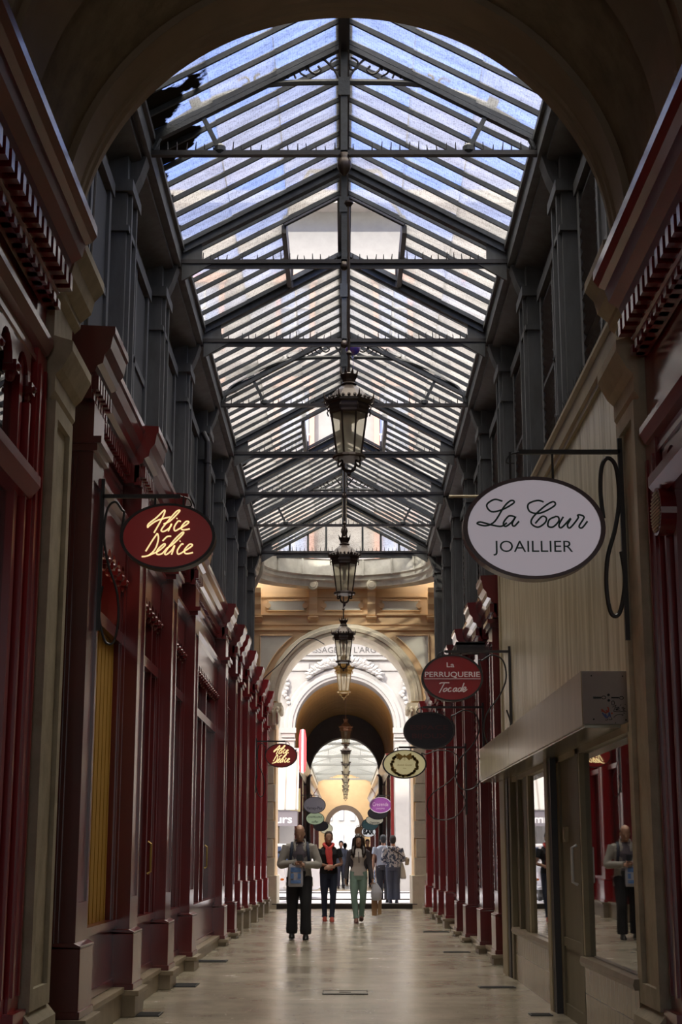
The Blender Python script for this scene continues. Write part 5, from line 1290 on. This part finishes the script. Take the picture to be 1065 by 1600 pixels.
def bag1():
    a = MB(); a.loft([(-.06,-.24,.80,.105,.022),(-.06,-.24,.83,.115,.035),(-.06,-.245,.98,.115,.045),(-.06,-.245,1.10,.11,.030),(-.06,-.245,1.14,.10,.010)],16,)
    h = MB(); 
    for s_ in (-1,1): h.tube(spline([(-.06+s_*.07,-.25,1.12),(-.06+s_*.05,-.26,1.16),(-.05,-.265,1.18)],4),.006,5)
    p = MB(); p.box(-.14,.02,-.293,-.288,1.02,1.09); p.box(-.14,.02,-.293,-.288,.85,.90); p.box(-.14,-.09,-.293,-.289,.92,1.0); p.box(-.03,.02,-.293,-.289,.92,1.0)
    return [('pouch', a, PB), ('handles', h, PB), ('print', p, PBB)]
held('carrier_bag','white plastic bag with blue print hanging from the bald man\'s wrist','bag',bag1,Wm,(-.06,-.24,.80),None)
# woman with scarf
J = dict(legs=[((-.085,0,.92),(-.085,-.02,.50),(-.075,.03,.10)), ((.085,0,.92),(.085,-.09,.50),(.06,-.10,.095))],
         arms=[((-.175,.0,1.41),(-.245,.0,1.13),(-.02,-.20,1.08)), ((.175,.0,1.41),(.255,.0,1.13),(.04,-.21,1.05))],
         hands=[((.9,-.25,-.1),(.0,-.9,.2),-1,.5), ((-.9,-.2,-.05),(.0,-.9,.2),1,.5)], nod=.05)
person('woman in a black top with a coral scarf and dark jeans, arms folded', (-.31,30.14,0), 1.72, .05, J,
 [('jeans','trousers',D('dark_jeans',(.018,.025,.05)),dict(g=.008)),
  ('top','top',D('black_top',(.010,.010,.012)),dict(g=.014,sleeve='short',bottom=.93)),
  ('scarf','scarf',D('coral_scarf',(.75,.09,.08),col2=(.5,.04,.05),scale=14),{}),
  ('shoes','shoes',D('coral_shoes',(.45,.08,.05),.5),{}),
  ('hair','hair',D('brown_hair',(.05,.03,.02)),dict(style='bun'))], female=True)
# woman in mint trousers
J = dict(legs=[((-.085,0,.92),(-.09,-.09,.50),(-.05,-.12,.09)), ((.085,0,.92),(.09,-.03,.51),(.055,.12,.12))],
         arms=[((-.175,.0,1.41),(-.225,.0,1.12),(-.26,-.05,.86)), ((.175,.0,1.41),(.235,.01,1.12),(.28,-.04,.86))],
         hands=[((-.05,-.15,-1),(-1,.0,.1),-1,.55), ((.05,-.15,-1),(1,.0,.1),1,1.2)], nod=.10)
gw, Wg = person('long-haired woman in mint trousers, pale top and grey cardigan walking forward', (.27,29.86,0), 1.66, 0, J,
 [('trousers','trousers',D('mint_trousers',(.24,.36,.30),col2=(.20,.31,.26),scale=6),dict(g=.012)),
  ('top','top',D('pale_beige_top',(.62,.56,.52)),dict(g=.010,sleeve='none',bottom=.92)),
  ('placket','placket',D('dark_ribbon',(.03,.02,.04)),{}),
  ('cardigan','open_jacket',D('grey_cardigan',(.085,.075,.085)),dict(hem=.86,open=.95,g=.018)),
  ('shoes','shoes',D('brown_pumps',(.16,.07,.05),.5),dict(pitch=[0,-.25])),
  ('hair','hair',D('dark_brown_hair',(.018,.010,.008),.5),dict(style='long'))], female=True)
def bag2():
    a = MB(); a.loft([(.36,-.06,.44,.075,.05),(.36,-.06,.50,.11,.07),(.365,-.06,.60,.12,.07),(.36,-.06,.68,.09,.05),(.34,-.06,.76,.05,.03)],12)
    h = MB(); 
    for s_ in (-1,1): h.tube(spline([(.34+s_*.07,-.06,.70),(.32+s_*.045,-.06,.77),(.30,-.055,.80),(.295,-.05,.815)],4),[.02]*4+[.014]*4+[.01]*5,6)
    return [('pouch', a, mat('white_thin_plastic',(.62,.62,.68),.4)), ('handles', h, mat('white_thin_plastic_handles',(.62,.62,.68),.4))]
held('carrier_bag','white plastic bag in the hand of the woman in mint trousers','bag',bag2,Wg,(.36,-.06,.40),None)
def bag3():
    a = MB(); a.prism([(.27,.14),(.37,.14),(.39,.46),(.26,.46)],'y',-.02,.08); b = MB(); b.prism([(.385,.15),(.46,.17),(.47,.46),(.395,.46)],'y',-.04,.05)
    c = MB()
    for cx_, yy in ((.325,.03),(.43,0)): c.tube(spline([(cx_-.03,yy,.46),(cx_-.015,yy,.60),(.30+.0,-.02,.80)],4),.005,5); c.tube(spline([(cx_+.03,yy,.46),(cx_+.015,yy,.60),(.305,-.02,.80)],4),.005,5)
    return [('left_pouch', a, mat('brown_paper',(.45,.26,.14),.8)), ('right_pouch', b, mat('tan_paper',(.50,.32,.17),.8)), ('string_handles', c, mat('paper_string',(.45,.3,.18),.8))]
held('paper_bag','brown paper shopping bags hanging below the white plastic bag','bag',bag3,Wg,(.36,0,.14),None)
def ph2():
    a = MB(); a.box(-.30,-.285,-.12,-.06,.75,.88); b = MB(); b.box(-.302,-.30,-.10,-.09,.85,.86)
    return [('case', a, mat('white_phone',(.8,.8,.82),.4)), ('lens', b, INK)]
held('phone','white phone in the right hand of the woman in mint trousers','phone',ph2,Wg,(-.29,-.1,.75),None)
# couple seen from behind in the street
J = dict(legs=[((-.095,0,.92),(-.10,-.02,.50),(-.10,.02,.09)), ((.095,0,.92),(.10,-.05,.50),(.09,-.03,.09))],
         arms=[((-.20,.0,1.42),(-.26,.04,1.13),(-.20,-.14,.98)), ((.20,.0,1.42),(.26,.03,1.13),(.27,-.02,.86))],
         hands=[((.1,-.6,-.8),(-.9,-.1,.2),-1,.6), ((.05,-.15,-1),(1,.0,.1),1,.8)], nod=.05)
Jb, Wb = person('man seen from behind in a pale blue short-sleeved shirt and dark grey trousers', (.98,38.95,.10), 1.66, PI, J,
 [('trousers','trousers',D('dark_grey_trousers',(.06,.06,.075)),dict(flare=.01,g=.014)),
  ('shirt','top',D('pale_blue_shirt',(.42,.48,.62)),dict(g=.022,sleeve='short',bottom=.90)),
  ('shoes','shoes',D('dark_shoes',(.02,.02,.03),.5),{}),
  ('hair','hair',D('dark_grey_hair',(.035,.04,.05)),dict(style='short'))])
def bag4():
    a = MB(); a.box(.215,.235,-.10,.04,.46,.80); h = MB(); h.tube(spline([(.225,-.07,.80),(.24,-.04,.86),(.225,.01,.80)],5),.006,5)
    return [('pouch', a, stripes('blue_striped_plastic',(.03,.14,.60),(.20,.50,.85),4.2,'Z',.4,.5)), ('handle', h, BLUE)]
held('carrier_bag','bright blue striped bag beside the man in the pale blue shirt','bag',bag4,lambda p:(.98-p[0],38.95-p[1]-.1,.1+p[2]*.95),(.225,-.03,.46),None)
PAT = mat('blue_white_patterned_blouse', (.50,.50,.55), .85, col2=(.05,.07,.13), scale=16, amt=1., lo=.47, hi=.53)
J = dict(legs=[((-.085,0,.92),(-.09,-.01,.50),(-.09,.02,.09)), ((.085,0,.92),(.085,-.05,.50),(.07,-.02,.09))],
         arms=[((-.19,.0,1.41),(-.27,.02,1.14),(-.16,-.18,1.08)), ((.19,.0,1.41),(.26,.02,1.13),(.20,-.16,1.05))],
         hands=[((.5,-.6,.1),(-.5,-.5,.6),-1,.8), ((-.4,-.6,.1),(.6,-.4,.5),1,.7)])
Jc, Wc = person('woman seen from behind in a blue and white patterned blouse with crossbody strap', (1.21,38.55,.10), 1.64, PI, J,
 [('trousers','trousers',D('slate_trousers',(.07,.08,.12)),dict(flare=.012,g=.022)),
  ('blouse','top',PAT,dict(g=.034,sleeve='long',bottom=.92)),
  ('shoes','shoes',D('navy_shoes',(.03,.03,.06),.5),{}),
  ('hair','hair',D('short_dark_hair',(.03,.03,.035)),dict(style='short'))], female=False)
def bag5():
    a = MB(); a.loft([(-.36,.06,.98,.045,.09),(-.37,.06,1.02,.055,.13),(-.37,.06,1.14,.05,.13),(-.36,.06,1.19,.02,.10)],14)
    s_ = MB(); s_.tube(spline([(-.28,.06,1.17),(-.20,.17,1.25),(-.02,.175,1.36),(.12,.12,1.44),(.14,.02,1.48)],5),[(.014,.005)]*21,6,ref=(0,1,0))
    f = MB(); f.box(-.432,-.42,-.04,.16,1.07,1.17)
    return [('pouch', a, mat('beige_handbag',(.40,.34,.26),.6,col2=(.2,.16,.12),scale=8)), ('strap', s_, IROND), ('flap', f, mat('handbag_flap',(.3,.26,.2),.6))]
held('handbag','beige shoulder bag on the woman in the patterned blouse','bag',bag5,Wc,(-.31,.06,.98),None)
def bag6():
    a = MB(); a.loft([(-.27,-.02,.62,.06,.03),(-.265,-.02,.66,.085,.05),(-.25,-.02,.86,.07,.05),(-.235,-.04,1.04,.03,.02)],12); h = MB(); h.tube(spline([(-.235,-.04,1.03),(-.20,-.12,1.09),(-.18,-.17,1.09)],4),.008,5)
    return [('pouch', a, mat('cream_cloth_bag',(.52,.50,.45),.8)), ('handle', h, mat('cream_cloth_handle',(.52,.50,.45),.8))]
held('cloth_bag','cream cloth bag hanging below the beige shoulder bag','bag',bag6,Wc,(-.25,-.02,.62),None)
# passers-by farther off, in the opposite passage
J = dict(legs=[((-.095,0,.92),(-.10,-.06,.50),(-.10,-.04,.09)), ((.095,0,.92),(.10,-.02,.50),(.09,.06,.09))],
         arms=[((-.19,.0,1.41),(-.25,.0,1.13),(-.26,-.06,.88)), ((.19,.0,1.41),(.25,.0,1.13),(.26,-.06,.88))],
         hands=[((0,-.15,-1),(-1,.0,.1),-1,.6), ((.0,-.15,-1),(1,.0,.1),1,.6)])
for lb, x, y, r, c1, c2, H_ in (('small distant person in dark clothes between the scarf woman and the mint trousers woman', -.12, 54, 0, (.05,.06,.09), (.03,.03,.05), 1.62),
                           ('distant person in a brown coat below the BAR sign', .85, 57, 0, (.15,.07,.04), (.02,.02,.03), 1.7),
                           ('distant dark figure just left of the mint trousers woman', .02, 62, PI, (.06,.08,.12), (.05,.05,.07), 1.6)):
    person(lb, (x,y,.12), H_, r, J, [('trousers','trousers',D('far_trousers_%d'%y,c2),dict(g=.02)),('coat','top',D('far_coat_%d'%y,c1),dict(g=.03,bottom=.86)),('shoes','shoes',IROND,{}),('hair','hair',D('far_hair_%d'%y,(.04,.03,.025)),dict(style='short'))])

# ------------------------------------------------------------------ car and scooter in the street
T = thing('car', 'white hatchback parked across the street mouth behind the bald man', 'car', (-2.55,43.3,.1))
WC = mat('white_car_paint', (.70,.71,.76), .25, coat=.6); CG = mat('car_glass', (.10,.14,.26), .08, coat=.5); TY_ = mat('tyre_rubber', (.03,.03,.03), .8)
side = [(-4.55,.45),(-4.55,.80),(-4.40,.98),(-3.65,1.10),(-3.10,1.50),(-2.4,1.58),(-1.5,1.56),(-1.05,1.40),(-.72,1.05),(-.62,.80),(-.60,.45),(-.75,.33),(-4.4,.33)]
m = MB(); m.prism(side, 'y', 42.55, 44.15); bo = m.build('body', WC, T, bevel=.06)
m = MB()
for pl in ([(-3.45,1.12),(-3.05,1.46),(-2.55,1.50),(-2.55,1.10)],[(-2.47,1.10),(-2.47,1.50),(-1.75,1.49),(-1.75,1.10)],[(-1.67,1.10),(-1.67,1.48),(-1.25,1.38),(-1.02,1.10)]): m.prism(pl,'y',42.53,44.17)
m.build('side_window', CG, T)
for x in (-3.85,-1.30):
    for yy in (42.50, 43.98):
        w_ = MB(); w_.tube([(x,yy,.41),(x,yy+.2,.41)], .31, 24); wo = w_.build('wheel', TY_, T)
        h = MB(); h.tube([(x,yy-.01,.41),(x,yy+.03,.41)], .19, 16); h.build('hubcap', mat('silver_hubcap',(.5,.5,.52),.3,metal=.8) if 'silver_hubcap' not in bpy.data.materials else bpy.data.materials['silver_hubcap'], wo)
m = MB(); m.box(-2.7,-2.55,42.52,42.55,.92,.95); m.box(-1.95,-1.80,42.52,42.55,.92,.95); m.build('door_handle', WC, T)
m = MB(); m.box(-.70,-.585,42.6,42.85,.82,1.0); m.box(-.70,-.585,43.85,44.1,.82,1.0); m.build('tail_light', REDB, T)
m = MB(); m.box(-4.57,-4.50,42.6,42.9,.75,.92); m.build('head_lamp', WHITE, T)

T = thing('scooter', 'white motor scooter with an orange indicator behind the left stone pier', 'scooter', (-1.40,39.5,.1))
m = MB(); m.tube([(-1.685+.0,38.95,.34),(-1.585,38.95,.34)], .24, 24); wo = m.build('front_wheel', TY_, T)
MB().tube([(-1.66,38.94,.34),(-1.61,38.94,.34)], .12, 16).build('hub', IRON, wo)
m = MB(); m.tube([(-1.68,40.2,.34),(-1.58,40.2,.34)], .24, 24); m.build('rear_wheel', TY_, T)
m = MB(); m.loft([(-1.63,39.15,.62,.08,.20),(-1.60,39.1,.72,.15,.17),(-1.58,39.12,.90,.17,.12),(-1.58,39.14,1.05,.13,.10),(-1.58,39.16,1.12,.08,.07)],16); m.loft([(-1.63,40.1,.45,.10,.35),(-1.63,40.0,.70,.16,.42),(-1.63,40.0,.86,.14,.40)],16); m.box(-1.78,-1.48,39.2,39.9,.40,.48)
m.build('fairing', WC, T, smooth=True)
MB().loft([(-1.63,39.9,.86,.14,.38),(-1.63,39.9,.93,.12,.36)],14).build('seat', TY_, T)
m = MB(); m.disc(-1.60,38.98,1.0,.075,.06,.05,20); m.disc(-1.60,38.93,.80,.06,.06,.06,18); m.build('head_lamp', mat('lamp_lens',(.6,.6,.66),.1), T)
m = MB(); m.tube(spline([(-1.90,39.25,1.17),(-1.75,39.12,1.20),(-1.58,39.12,1.16),(-1.41,39.12,1.20),(-1.26,39.25,1.17)],4), .016, 8); m.tube([(-1.63,38.98,.34),(-1.60,39.12,.75),(-1.58,39.14,1.15)], .025, 8); m.build('handlebar', IROND, T)
m = MB(); m.disc(-1.42,38.98,.66,.05,.03,.05,14); m.disc(-1.80,38.98,.66,.05,.03,.05,14); m.build('indicator', mat('orange_lens',(.9,.22,.02),.3), T)
m = MB(); 
for s_ in (-1,1): m.tube([(-1.58+s_*.22,39.15,1.18),(-1.58+s_*.27,39.14,1.30)], .008, 6); m.disc(-1.58+s_*.28,39.12,1.33,.06,.04,.02,14)
m.build('mirror', IROND, T)

T.location = (T.location[0], T.location[1], T.location[2])
for c_ in T.children: c_.matrix_parent_inverse = c_.matrix_parent_inverse @ Matrix.Translation((.22,.25,0))
